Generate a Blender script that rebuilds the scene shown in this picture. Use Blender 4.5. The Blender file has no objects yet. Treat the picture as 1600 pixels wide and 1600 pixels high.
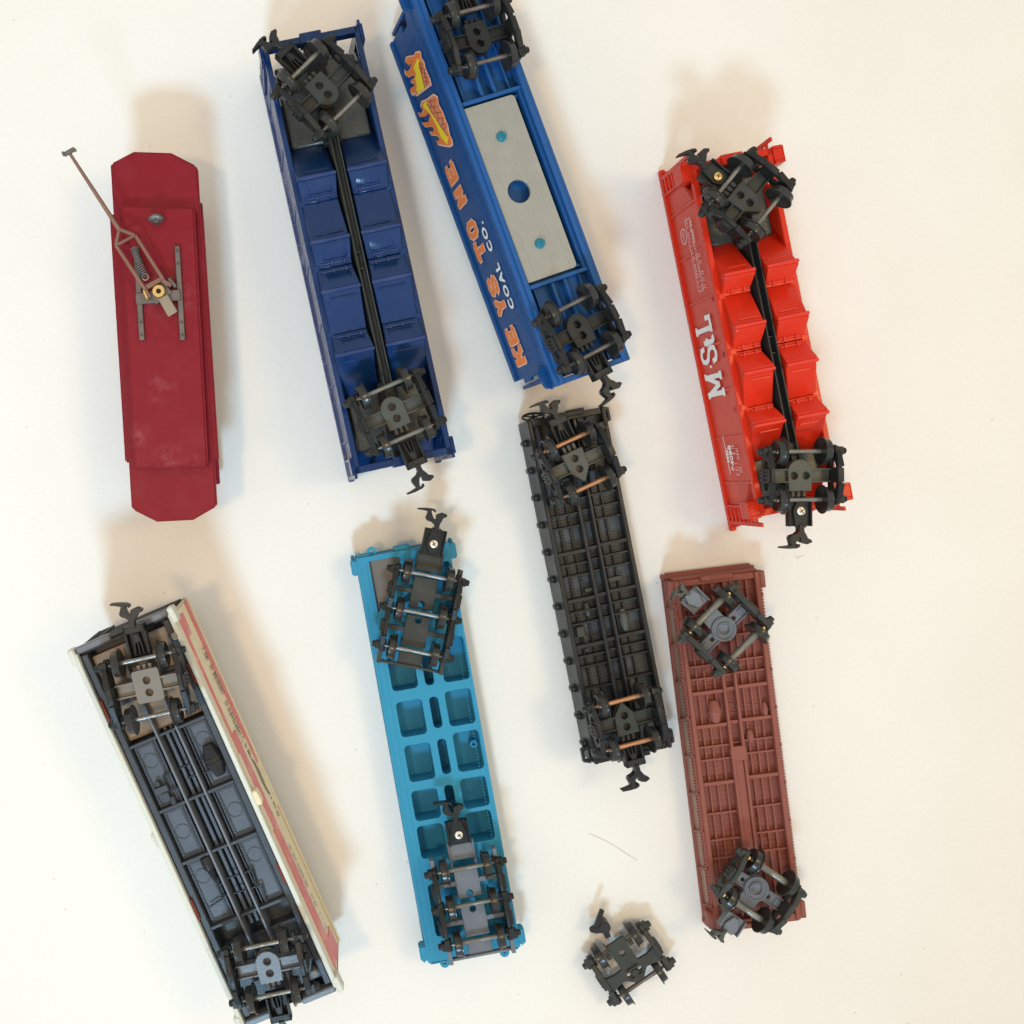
import bpy, bmesh, math, random
from mathutils import Matrix, Vector
from mathutils.geometry import tessellate_polygon
random.seed(7)
PI = math.pi; R = math.radians
S = 0.027                      # metres per working unit (one unit = 27 mm)
H = 16.0                       # camera height, working units
CX, CY = -3.0, 0.4             # the point right under the camera
sc = bpy.context.scene
col = sc.collection

# ---------------------------------------------------------------- camera
cd = bpy.data.cameras.new('camera'); cam = bpy.data.objects.new('camera', cd); col.objects.link(cam)
cam.location = (CX*S, CY*S, H*S)
cd.sensor_width = 36; cd.lens = 36; cd.shift_x = -CX/16; cd.shift_y = -CY/16
cd.clip_start = 0.005; cd.clip_end = 20
sc.camera = cam
# ---------------------------------------------------------------- world and lamps
w = bpy.data.worlds.new('World'); sc.world = w; w.use_nodes = True
bg = w.node_tree.nodes['Background']; bg.inputs[0].default_value = (1.0, 0.98, 0.93, 1); bg.inputs[1].default_value = 0.76
def area(name, loc, size, power, color, size_y=None, aim=(0,0,0), spread=180):
    ld = bpy.data.lights.new(name, 'AREA'); ld.shape = 'RECTANGLE'; ld.size = size*S; ld.size_y = (size_y or size)*S
    ld.energy = power*S*S; ld.color = color
    o = bpy.data.objects.new(name, ld); col.objects.link(o)
    o.location = Vector(loc)*S
    ld.spread = R(spread)
    o.rotation_euler = ((Vector(aim)-Vector(loc))*S).to_track_quat('-Z', 'Y').to_euler()
    return o
area('window_light', (-8, -38, 38), 8.5, 1330, (0.44, 0.75, 1.0), 6, aim=(-5,6,0), spread=44)
area('warm_lamp', (-14, -5, 40), 3.4, 3700, (1.0, 0.66, 0.32))
area('room_lamp', (20, 4, 36), 9, 3000, (1.0, 0.76, 0.36))
sc.view_settings.view_transform = 'Standard'; sc.view_settings.look = 'None'
sc.view_settings.exposure = 0.0; sc.view_settings.gamma = 1

# ---------------------------------------------------------------- materials
def mat(name, c, rough=0.45, metal=0.0, var=0.12, scale=40, bump=0.15, bscale=260, spec=0.22, dust=0.0, dustc=(0.5,0.48,0.44), coat=0.0):
    m = bpy.data.materials.new(name); m.use_nodes = True
    nt = m.node_tree; n = nt.nodes; b = n['Principled BSDF']
    tc = n.new('ShaderNodeTexCoord')
    mp = n.new('ShaderNodeMapping'); nt.links.new(tc.outputs['Object'], mp.inputs[0])
    nz = n.new('ShaderNodeTexNoise'); nz.inputs['Scale'].default_value = scale/8; nz.inputs['Detail'].default_value = 8
    nt.links.new(mp.outputs[0], nz.inputs['Vector'])
    mx = n.new('ShaderNodeMix'); mx.data_type = 'RGBA'
    mx.inputs['A'].default_value = tuple(x*(1-var) for x in c)+(1,)
    mx.inputs['B'].default_value = tuple(min(1, x*(1+var)+var*0.02) for x in c)+(1,)
    nt.links.new(nz.outputs['Fac'], mx.inputs['Factor'])
    last = mx.outputs['Result']
    if bump:
        gz = n.new('ShaderNodeTexNoise'); gz.inputs['Scale'].default_value = 1.7; gz.inputs['Detail'].default_value = 10; gz.inputs['Roughness'].default_value = 0.75
        nt.links.new(mp.outputs[0], gz.inputs['Vector'])
    if dust:
        dn = n.new('ShaderNodeTexNoise'); dn.inputs['Scale'].default_value = 2.3; dn.inputs['Detail'].default_value = 9; dn.inputs['Roughness'].default_value = 0.7
        nt.links.new(mp.outputs[0], dn.inputs['Vector'])
        rp = n.new('ShaderNodeMapRange'); rp.inputs[1].default_value = 0.5; rp.inputs[2].default_value = 0.75; rp.inputs[4].default_value = dust
        nt.links.new(dn.outputs['Fac'], rp.inputs[0])
        m2 = n.new('ShaderNodeMix'); m2.data_type = 'RGBA'; m2.inputs['B'].default_value = dustc+(1,)
        nt.links.new(last, m2.inputs['A']); nt.links.new(rp.outputs[0], m2.inputs['Factor']); last = m2.outputs['Result']
    nt.links.new(last, b.inputs['Base Color'])
    b.inputs['Metallic'].default_value = metal
    b.inputs['Specular IOR Level'].default_value = spec
    b.inputs['Coat Weight'].default_value = coat
    rr = n.new('ShaderNodeMapRange'); rr.inputs[3].default_value = max(0.03, rough-0.08); rr.inputs[4].default_value = rough+0.16
    rr.inputs[1].default_value = 0.3; rr.inputs[2].default_value = 0.7
    nt.links.new((gz if bump else nz).outputs['Fac'], rr.inputs[0]); nt.links.new(rr.outputs[0], b.inputs['Roughness'])
    if bump:
        bz = n.new('ShaderNodeTexNoise'); bz.inputs['Scale'].default_value = bscale/8; bz.inputs['Detail'].default_value = 4
        nt.links.new(mp.outputs[0], bz.inputs['Vector'])
        bp = n.new('ShaderNodeBump'); bp.inputs['Strength'].default_value = bump; bp.inputs['Distance'].default_value = 0.0003
        nt.links.new(bz.outputs['Fac'], bp.inputs['Height']); nt.links.new(bp.outputs[0], b.inputs['Normal'])
    return m
def planked(m, freq, amount=0.5):
    """fine board joints across the car, too small to model"""
    nt = m.node_tree; n = nt.nodes; b = n['Principled BSDF']
    tc = n.new('ShaderNodeTexCoord'); sp = n.new('ShaderNodeSeparateXYZ'); nt.links.new(tc.outputs['Object'], sp.inputs[0])
    mu = n.new('ShaderNodeMath'); mu.operation = 'MULTIPLY'; mu.inputs[1].default_value = freq; nt.links.new(sp.outputs['Y'], mu.inputs[0])
    fr = n.new('ShaderNodeMath'); fr.operation = 'FRACT'; nt.links.new(mu.outputs[0], fr.inputs[0])
    lt = n.new('ShaderNodeMapRange'); lt.inputs[1].default_value = 0.12; lt.inputs[2].default_value = 0.25; nt.links.new(fr.outputs[0], lt.inputs[0])
    bp = n.new('ShaderNodeBump'); bp.inputs['Strength'].default_value = amount; bp.inputs['Distance'].default_value = 0.0007
    nt.links.new(lt.outputs[0], bp.inputs['Height']); nt.links.new(bp.outputs[0], b.inputs['Normal'])
    return m
M = {}
def brushed(m, sx=9, sy=140, amt=0.25):
    nt = m.node_tree; n = nt.nodes; b = n['Principled BSDF']
    tc = n.new('ShaderNodeTexCoord'); mp = n.new('ShaderNodeMapping'); mp.inputs['Scale'].default_value = (sy, sx, 1); nt.links.new(tc.outputs['Object'], mp.inputs[0])
    nz = n.new('ShaderNodeTexNoise'); nz.inputs['Scale'].default_value = 1.0; nz.inputs['Detail'].default_value = 3; nt.links.new(mp.outputs[0], nz.inputs['Vector'])
    bp = n.new('ShaderNodeBump'); bp.inputs['Strength'].default_value = amt; bp.inputs['Distance'].default_value = 0.0006
    nt.links.new(nz.outputs['Fac'], bp.inputs['Height']); nt.links.new(bp.outputs[0], b.inputs['Normal'])
    return m
M['black'] = mat('black_plastic', (0.016,0.017,0.017), 0.36, dust=0.16, dustc=(0.12,0.12,0.115), bump=0.3)
M['black2'] = mat('black_plastic_satin', (0.02,0.021,0.022), 0.3, dust=0.12, dustc=(0.12,0.12,0.12), bump=0.2)
M['wheel'] = mat('wheel_plastic', (0.018,0.018,0.016), 0.24, var=0.25, dust=0.25, dustc=(0.15,0.14,0.11), spec=0.5)
M['greyplastic'] = mat('grey_truck_plastic', (0.075,0.077,0.069), 0.34, var=0.1, dust=0.1, dustc=(0.2,0.19,0.17))
M['darkgrey'] = mat('dark_grey_plastic', (0.042,0.044,0.04), 0.36, var=0.15, dust=0.1, dustc=(0.2,0.19,0.17))
M['bluegrey'] = mat('blue_grey_plastic', (0.15,0.165,0.19), 0.28, var=0.1, dust=0.2, dustc=(0.25,0.26,0.28))
M['taupe'] = mat('taupe_plastic', (0.2,0.175,0.15), 0.4, var=0.1)
M['copper'] = mat('copper_axle', (0.50,0.25,0.13), 0.38, metal=0.7, var=0.2)
M['steel'] = mat('steel_axle', (0.24,0.24,0.23), 0.36, metal=0.7, var=0.15)
M['oldsteel'] = mat('dull_axle', (0.2,0.195,0.17), 0.3, metal=0.55, var=0.2)
M['brass'] = mat('brass', (0.75,0.52,0.2), 0.28, metal=0.95)
M['screw'] = mat('screw_plated', (0.75,0.7,0.6), 0.3, metal=0.9)
M['plate'] = mat('galvanised_plate', (0.33,0.325,0.295), 0.42, metal=0.35, var=0.10, bump=0.2, dust=0.2, dustc=(0.42,0.41,0.37))
M['weight'] = mat('weight_steel', (0.09,0.09,0.083), 0.3, metal=0.5, var=0.2, dust=0.2, dustc=(0.1,0.11,0.1))
M['navy'] = mat('navy_plastic', (0.002,0.024,0.1), 0.18, var=0.12, dust=0.02, dustc=(0.2,0.22,0.32), spec=0.4)
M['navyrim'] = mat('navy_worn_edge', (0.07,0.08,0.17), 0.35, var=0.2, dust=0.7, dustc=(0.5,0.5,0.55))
M['navylip'] = mat('navy_edge_highlight', (0.022,0.042,0.135), 0.3, var=0.3, dust=0.5, dustc=(0.07,0.09,0.19))  # edge highlights of lips and hinges painted in as a lighter navy
M['redlip'] = mat('red_rubbed_edge', (0.62,0.03,0.018), 0.35, var=0.1)  # close to the body red, for chute lips and gate hinges
M['keyblue'] = mat('blue_plastic', (0.005,0.06,0.205), 0.38, var=0.07)
M['keyblue2'] = mat('blue_plastic_chassis', (0.014,0.085,0.27), 0.42, var=0.07)
M['sky'] = mat('light_blue_plastic', (0.028,0.245,0.40), 0.42, var=0.05)
M['red'] = mat('red_plastic', (0.62,0.026,0.008), 0.22, var=0.05, bump=0.05, coat=0.0)
M['redside'] = mat('red_side', (0.62,0.06,0.035), 0.3, var=0.04)  # paler red, for the left side wall and its ribs
M['maroon'] = mat('maroon_paint', (0.20,0.0055,0.014), 0.45, var=0.08, dust=0.08, dustc=(0.36,0.1,0.12), bump=0.35)
M['brown'] = mat('oxide_brown_plastic', (0.255,0.082,0.062), 0.5, var=0.07)
M['brownfloor'] = planked(mat('oxide_brown_boards', (0.235,0.075,0.056), 0.5, var=0.07), 13)
M['brownpanel'] = mat('side_panel_card_sheen', (0.3,0.19,0.14), 0.3, var=0.06)  # tan instead of brown: the card's reflection put into the wall colour
M['blackfloor'] = planked(mat('black_boards', (0.062,0.069,0.078), 0.4, var=0.2, dust=0.15, dustc=(0.18,0.17,0.16)), 22)
M['slate'] = mat('slate_plastic', (0.05,0.058,0.07), 0.34, var=0.12, dust=0.3, dustc=(0.11,0.125,0.155))
M['slatefloor'] = mat('slate_floor', (0.082,0.098,0.122), 0.3, var=0.12, dust=0.5, dustc=(0.13,0.15,0.185))
M['slatecopper'] = mat('worn_metal_floor', (0.2,0.14,0.095), 0.35, metal=0.2, var=0.5, dust=0.6, dustc=(0.07,0.08,0.1))
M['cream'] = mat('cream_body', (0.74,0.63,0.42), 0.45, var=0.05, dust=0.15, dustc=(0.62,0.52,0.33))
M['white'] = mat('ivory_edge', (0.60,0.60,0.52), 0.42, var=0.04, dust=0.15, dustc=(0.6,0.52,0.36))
M['pink'] = mat('faded_red_stripe', (0.66,0.2,0.2), 0.5, var=0.25, dust=0.9, dustc=(0.76,0.5,0.4))
M['rust'] = mat('rust_paint', (0.2,0.035,0.02), 0.5)
M['paint'] = mat('white_print', (0.82,0.82,0.80), 0.5, var=0.05, bump=0)
M['pinkprint'] = mat('pale_print', (0.72,0.5,0.48), 0.5, var=0.05, bump=0)
M['orange'] = mat('orange_print', (0.86,0.22,0.05), 0.5, var=0.05, bump=0)
M['palepeach'] = mat('peach_print', (0.85,0.55,0.42), 0.5, var=0.05, bump=0)
M['yellow'] = mat('yellow_print', (0.95,0.68,0.03), 0.5, var=0.05, bump=0)
M['lint'] = mat('pale_lint', (0.55,0.47,0.38), 0.7)
M['coal'] = mat('coal_print_orange', (0.82,0.24,0.10), 0.5, var=0.25, bump=0)
M['printblack'] = mat('dark_print', (0.05,0.035,0.05), 0.5, bump=0)
brushed(M['plate'], 2, 60, .5)
M['teal'] = mat('teal_stud', (0.02,0.19,0.27), 0.35)
M['gunmetal'] = mat('gunmetal', (0.17,0.15,0.14), 0.38, metal=0.7, var=0.3)
brushed(M['weight'], 30, 30, .3)
M['pole'] = mat('pole_bronze', (0.21,0.115,0.085), 0.42, metal=0.35, var=0.2)
M['lever'] = mat('lever_grey', (0.28,0.23,0.175), 0.45, metal=0.2)
M['glass'] = mat('dark_window', (0.02,0.02,0.025), 0.1)
# table: warm-white card with faint mottling and a few specks
def table_mat():
    m = bpy.data.materials.new('white_card'); m.use_nodes = True; nt = m.node_tree; n = nt.nodes; b = n['Principled BSDF']
    tc = n.new('ShaderNodeTexCoord')
    a = n.new('ShaderNodeTexNoise'); a.inputs['Scale'].default_value = 0.45; a.inputs['Detail'].default_value = 6
    nt.links.new(tc.outputs['Object'], a.inputs['Vector'])
    mx = n.new('ShaderNodeMix'); mx.data_type = 'RGBA'; mx.inputs['A'].default_value = (0.79,0.76,0.71,1); mx.inputs['B'].default_value = (0.86,0.835,0.79,1)
    nt.links.new(a.outputs['Fac'], mx.inputs['Factor'])
    v = n.new('ShaderNodeTexVoronoi'); v.inputs['Scale'].default_value = 1.9; nt.links.new(tc.outputs['Object'], v.inputs['Vector'])
    lt = n.new('ShaderNodeMath'); lt.operation = 'LESS_THAN'; lt.inputs[1].default_value = 0.03; nt.links.new(v.outputs['Distance'], lt.inputs[0])
    cf = n.new('ShaderNodeMath'); cf.operation = 'MULTIPLY'; cf.inputs[1].default_value = 0.35; nt.links.new(lt.outputs[0], cf.inputs[0])
    m2 = n.new('ShaderNodeMix'); m2.data_type = 'RGBA'; m2.inputs['B'].default_value = (0.25,0.2,0.15,1)
    nt.links.new(mx.outputs['Result'], m2.inputs['A']); nt.links.new(cf.outputs[0], m2.inputs['Factor'])
    g = n.new('ShaderNodeTexNoise'); g.inputs['Scale'].default_value = 18; g.inputs['Detail'].default_value = 5; nt.links.new(tc.outputs['Object'], g.inputs['Vector'])
    m3 = n.new('ShaderNodeMix'); m3.data_type = 'RGBA'; m3.blend_type = 'MULTIPLY'; m3.inputs['Factor'].default_value = 0.09
    nt.links.new(m2.outputs['Result'], m3.inputs['A']); nt.links.new(g.outputs['Fac'], m3.inputs['B'])
    nt.links.new(m3.outputs['Result'], b.inputs['Base Color'])
    b.inputs['Roughness'].default_value = 0.55; b.inputs['Specular IOR Level'].default_value = 0.3
    bp = n.new('ShaderNodeBump'); bp.inputs['Strength'].default_value = 0.06; bp.inputs['Distance'].default_value = 0.0003
    nt.links.new(g.outputs['Fac'], bp.inputs['Height']); nt.links.new(bp.outputs[0], b.inputs['Normal'])
    return m
def scuffed(m, spots, colour, amount=0.5):
    """rubbed marks at fixed places on the thing, irregular outline"""
    nt = m.node_tree; n = nt.nodes; b = n['Principled BSDF']
    tc = n.new('ShaderNodeTexCoord'); nz = n.new('ShaderNodeTexNoise'); nz.inputs['Scale'].default_value = 9; nz.inputs['Detail'].default_value = 6
    nt.links.new(tc.outputs['Object'], nz.inputs['Vector'])
    last = b.inputs['Base Color'].links[0].from_socket
    for (x, y, r) in spots:
        vm = n.new('ShaderNodeVectorMath'); vm.operation = 'SUBTRACT'; vm.inputs[1].default_value = (x, y, 0); nt.links.new(tc.outputs['Object'], vm.inputs[0])
        sc2 = n.new('ShaderNodeVectorMath'); sc2.operation = 'MULTIPLY'; sc2.inputs[1].default_value = (1, 1, 0); nt.links.new(vm.outputs[0], sc2.inputs[0])
        ln = n.new('ShaderNodeVectorMath'); ln.operation = 'LENGTH'; nt.links.new(sc2.outputs[0], ln.inputs[0])
        mr = n.new('ShaderNodeMapRange'); mr.inputs[1].default_value = 0; mr.inputs[2].default_value = r; mr.inputs[3].default_value = 1; mr.inputs[4].default_value = 0; nt.links.new(ln.outputs['Value'], mr.inputs[0])
        th = n.new('ShaderNodeMapRange'); th.inputs[1].default_value = 0.42; th.inputs[2].default_value = 0.7; nt.links.new(nz.outputs['Fac'], th.inputs[0])
        mu = n.new('ShaderNodeMath'); mu.operation = 'MULTIPLY'; nt.links.new(mr.outputs[0], mu.inputs[0]); nt.links.new(th.outputs[0], mu.inputs[1])
        m2 = n.new('ShaderNodeMath'); m2.operation = 'MULTIPLY'; m2.inputs[1].default_value = amount; m2.use_clamp = True; nt.links.new(mu.outputs[0], m2.inputs[0])
        mx = n.new('ShaderNodeMix'); mx.data_type = 'RGBA'; mx.inputs['B'].default_value = colour+(1,)
        nt.links.new(last, mx.inputs['A']); nt.links.new(m2.outputs[0], mx.inputs['Factor']); last = mx.outputs['Result']
    nt.links.new(last, b.inputs['Base Color'])
scuffed(M['maroon'], ((-.08,-.75,.28),(.0,-1.75,.3),(-.45,-1.4,.25),(.35,-1.8,.12),(.1,.6,.5)), (0.42,0.15,0.17), 0.26)
M['card'] = table_mat()

# ---------------------------------------------------------------- mesh helpers
class MB:
    def __init__(s): s.bm = bmesh.new()
    def box(s, c, d, rz=0, m=None):
        v = []
        T = Matrix.Translation(Vector(c)) @ Matrix.Rotation(rz, 4, 'Z')
        if m: T = m @ T
        for sx in (-1,1):
            for sy in (-1,1):
                for sz in (-1,1):
                    v.append(s.bm.verts.new(T @ Vector((sx*d[0]/2, sy*d[1]/2, sz*d[2]/2))))
        for f in ((0,1,3,2),(4,6,7,5),(0,4,5,1),(2,3,7,6),(0,2,6,4),(1,5,7,3)):
            s.bm.faces.new([v[i] for i in f])
        return s
    def bb(s, x0, x1, y0, y1, z0, z1):
        return s.box(((x0+x1)/2,(y0+y1)/2,(z0+z1)/2), (abs(x1-x0),abs(y1-y0),abs(z1-z0)))
    def bar(s, p0, p1, wd, ht):
        p0 = Vector(p0); p1 = Vector(p1); d = p1-p0; L = d.length
        q = d.to_track_quat('Y', 'Z').to_matrix().to_4x4()
        s.box((0,0,0), (wd, L, ht), m=Matrix.Translation((p0+p1)/2) @ q)
        return s
    def cyl(s, p0, p1, r0, r1=None, n=16):
        r1 = r0 if r1 is None else r1
        p0 = Vector(p0); p1 = Vector(p1); q = (p1-p0).to_track_quat('Z', 'Y').to_matrix()
        a = []; b = []
        for i in range(n):
            t = 2*PI*i/n; u = Vector((math.cos(t), math.sin(t), 0))
            a.append(s.bm.verts.new(p0+q@(u*r0))); b.append(s.bm.verts.new(p1+q@(u*r1)))
        for i in range(n):
            j = (i+1) % n; s.bm.faces.new((a[i],a[j],b[j],b[i]))
        s.bm.faces.new(a[::-1]); s.bm.faces.new(b)
        return s
    def tube(s, pts, r, n=8):
        for i in range(len(pts)-1): s.cyl(pts[i], pts[i+1], r, r, n)
        return s
    def prism(s, outer, z0, z1, holes=(), m=None):
        loops = [[Vector((p[0],p[1],0)) for p in outer]] + [[Vector((p[0],p[1],0)) for p in h] for h in holes]
        tris = tessellate_polygon(loops)
        flat = [p for l in loops for p in l]
        T = m or Matrix()
        lo = [s.bm.verts.new(T @ Vector((p.x,p.y,z0))) for p in flat]; hi = [s.bm.verts.new(T @ Vector((p.x,p.y,z1))) for p in flat]
        for t in tris:
            try:
                s.bm.faces.new([hi[i] for i in t]); s.bm.faces.new([lo[i] for i in reversed(t)])
            except ValueError: pass
        k = 0
        for l in loops:
            c = len(l)
            for i in range(c):
                a = k+i; b = k+(i+1) % c
                try: s.bm.faces.new((lo[a],lo[b],hi[b],hi[a]))
                except ValueError: pass
            k += c
        return s
    def lathe(s, prof, m, n=28):
        rings = []
        for (z, r) in prof:
            rings.append([s.bm.verts.new(m @ Vector((r*math.cos(2*PI*i/n), r*math.sin(2*PI*i/n), z))) for i in range(n)])
        for a, b in zip(rings, rings[1:]):
            for i in range(n):
                j = (i+1) % n; s.bm.faces.new((a[i],a[j],b[j],b[i]))
        s.bm.faces.new(rings[0][::-1]); s.bm.faces.new(rings[-1])
        return s
    def hexa(s, v8):
        v = [s.bm.verts.new(Vector(p)) for p in v8]     # 4 lower, 4 upper, same order
        for f in ((3,2,1,0),(4,5,6,7),(0,1,5,4),(1,2,6,5),(2,3,7,6),(3,0,4,7)): s.bm.faces.new([v[i] for i in f])
        return s
    def mesh(s, name, bev=0.0, seg=1):
        bm = s.bm
        bmesh.ops.recalc_face_normals(bm, faces=bm.faces)
        if bev:
            es = [e for e in bm.edges if len(e.link_faces) == 2 and e.calc_face_angle(0) > 0.6]
            bmesh.ops.bevel(bm, geom=es, offset=bev, segments=seg, affect='EDGES', clamp_overlap=True)
        for f in bm.faces: f.smooth = True
        for e in bm.edges:
            if len(e.link_faces) == 2 and e.calc_face_angle(0) > 0.62: e.smooth = False
        me = bpy.data.meshes.new(name); bm.to_mesh(me); bm.free()
        return me
    def out(s, name, m, parent=None, bev=0.0, seg=1, loc=(0,0,0), rz=0, label=None, kind=None, matrix=None):
        me = s.mesh(name, bev, seg); me.materials.append(M[m])
        return place(me, name, parent, loc, rz, label, kind, matrix)
def place(me, name, parent=None, loc=(0,0,0), rz=0, label=None, kind=None, matrix=None):
    o = bpy.data.objects.new(name, me); col.objects.link(o); o.parent = parent
    if matrix is not None: o.matrix_local = matrix
    else: o.location = loc; o.rotation_euler = (0,0,rz)
    if label: o['label'] = label
    if kind: o['kind'] = kind
    return o
def ring(cx, cy, r, n=18): return [(cx+r*math.cos(2*PI*i/n), cy+r*math.sin(2*PI*i/n)) for i in range(n)]
def rrect(x0, x1, y0, y1, r=0.06, n=4):
    out = []
    for (cx, cy, a0) in ((x1-r,y1-r,0),(x0+r,y1-r,90),(x0+r,y0+r,180),(x1-r,y0+r,270)):
        for i in range(n+1):
            a = R(a0+90*i/n); out.append((cx+r*math.cos(a), cy+r*math.sin(a)))
    return out
def wheelmat(x, s): # lathe axis (z) laid along +-x
    return Matrix.Translation((x,0,0)) @ Matrix.Rotation(PI/2*s, 4, 'Y')

# ---------------------------------------------------------------- things
class Thing:
    """an upside-down car: local z=0 is on the card, z=h the plane of the underframe"""
    def __init__(s, name, label, cat, px, py, yaw, h, roll=0, wid=1.2, pitch=0, group=None, sink=0):
        s.root = bpy.data.objects.new(name, None); col.objects.link(s.root); s.root.empty_display_size = 0.3
        s.root['label'] = label; s.root['category'] = cat
        if group: s.root['group'] = group
        s.yaw = yaw; s.h = h
        Rm = Matrix.Rotation(R(yaw), 4, 'Z') @ Matrix.Rotation(R(roll), 4, 'Y') @ Matrix.Rotation(R(pitch), 4, 'X')
        lift = wid/2*abs(math.sin(R(roll)))+3.0*abs(math.sin(R(pitch)))-sink
        up = Rm @ Vector((0,0,h))
        z = lift+up.z
        gx, gy = (px-800)/100, (800-py)/100
        t = (H-z)/H
        P = Vector((CX+(gx-CX)*t, CY+(gy-CY)*t, z))
        s.M = Matrix.Translation(P-up) @ Rm; s.inv = s.M.inverted()
        s.root.matrix_world = s.M
    def ray(s, px, py):
        o = s.inv @ Vector((CX,CY,H)); p = s.inv @ Vector(((px-800)/100, (800-py)/100, 0))
        return o, p-o
    def L(s, px, py, z):
        o, d = s.ray(px, py); t = (z-o.z)/d.z; return o+d*t
    def LX(s, px, py, x):
        o, d = s.ray(px, py); t = (x-o.x)/d.x; return o+d*t
    def part(s, mb, name, m, **k): return mb.out(name, m, s.root, **k)

# ---------------------------------------------------------------- coupler, truck
COUP = [(-4,-6),(3.5,-6),(3.5,0),(4,5),(8,12),(9,15),(15,18),(16,22),(14,22.5),(8,25),(1,22.5),(-2.6,20.5),(-2.4,13),(-6.5,14.5),(-9,20),(-11,26),(-9,28),(-5,24.5),(-3.3,24.5),(-4,29),(-9,31),(-21,31.5),(-34,30.5),(-34,28),(-26,27.5),(-17,26),(-18.5,20),(-20,14.5),(-17,10.5),(-9,8),(-4.6,4)]
_cache = {}
def coupler_mesh(flip, matn):
    k = ('c', flip, matn)
    if k not in _cache:
        mb = MB(); pts = [((-x if flip else x)/100, y/100) for x, y in COUP]
        mb.prism(pts, -0.075, 0.075)
        me = mb.mesh('coupler', 0.005); me.materials.append(M[matn]); _cache[k] = me
    return _cache[k]
def wheel_mesh(side, matn, hollow=False):
    k = ('w', side, matn, hollow)
    if k not in _cache:
        mb = MB()
        prof = [(-0.05,0.03),(-0.045,0.12),(-0.05,0.165),(-0.052,0.2),(-0.044,0.208),(-0.034,0.206),(-0.028,0.182),(-0.02,0.178),(0.056,0.171),(0.06,0.165),(0.06,0.148),(0.035,0.135),(0.022,0.09),(0.03,0.055),(0.055,0.045),(0.055,0.03)]
        mb.lathe(prof, wheelmat(0, side), 30)
        me = mb.mesh('wheel'); me.materials.append(M[matn]); _cache[k] = me
    return _cache[k]
def axle_mesh(matn, r=0.03, half=0.5):
    k = ('a', matn, r, half)
    if k not in _cache:
        mb = MB(); m = Matrix.Rotation(PI/2, 4, 'Y')
        mb.lathe([(-half,0.008),(-half+0.03,0.022),(-0.27,0.024),(-0.265,r*1.05),(-0.05,r),(-0.04,r*0.92),(0.04,r*0.92),(0.05,r),(0.265,r*1.05),(0.27,0.024),(half-0.03,0.022),(half,0.008)], m, 16)
        me = mb.mesh('axle'); me.materials.append(M[matn]); _cache[k] = me
    return _cache[k]
def side_frame(mb, x, sgn, ys, zc=0.30):
    """cast side frame seen from its edge: an arched beam, spring pack and journal boxes"""
    Tm = Matrix(((0,0,1,x),(1,0,0,0),(0,1,0,0),(0,0,0,1)))   # (u,v,w) -> (w+x, u, v)
    for ya, yb in zip(ys, ys[1:]):
        c = (ya+yb)/2; a = (yb-ya)/2+0.07
        outer = [(c-a,zc-.09),(c-a,zc+.07),(c-a*.55,zc+.09),(c-.14,zc+.15),(c+.14,zc+.15),(c+a*.55,zc+.09),(c+a,zc+.07),(c+a,zc-.09),(c+.2,zc-.17),(c-.2,zc-.17)]
        h1 = [(c-.11,zc-.1),(c-.11,zc+.08),(c-a*.5,zc+.03),(c-a*.5,zc-.06)]
        h2 = [(c+.11,zc-.1),(c+.11,zc+.08),(c+a*.5,zc+.03),(c+a*.5,zc-.06)]
        mb.prism(outer, -0.03, 0.03, (h1, h2), Tm)
        mb.box((x+sgn*0.045, c, zc+0.02), (0.05, 0.2, 0.2))
        for dy in (-.055, 0, .055): mb.cyl((x+sgn*.06, c+dy, zc-.12), (x+sgn*.06, c+dy, zc+.06), .026, .026, 8)
        mb.bar((x+sgn*0.01, c-a*.8, zc+.085), (x+sgn*0.01, c-.12, zc+.16), 0.08, 0.03)
        mb.bar((x+sgn*0.01, c+.12, zc+.16), (x+sgn*0.01, c+a*.8, zc+.085), 0.08, 0.03)
    for y in ys:
        mb.box((x+sgn*0.04, y, zc), (0.11, 0.12, 0.13)); mb.cyl((x+sgn*0.08, y, zc), (x+sgn*0.15, y, zc), 0.055, 0.045, 10)
        mb.box((x-sgn*0.02, y, zc-.02), (0.08, 0.18, 0.08))
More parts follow.
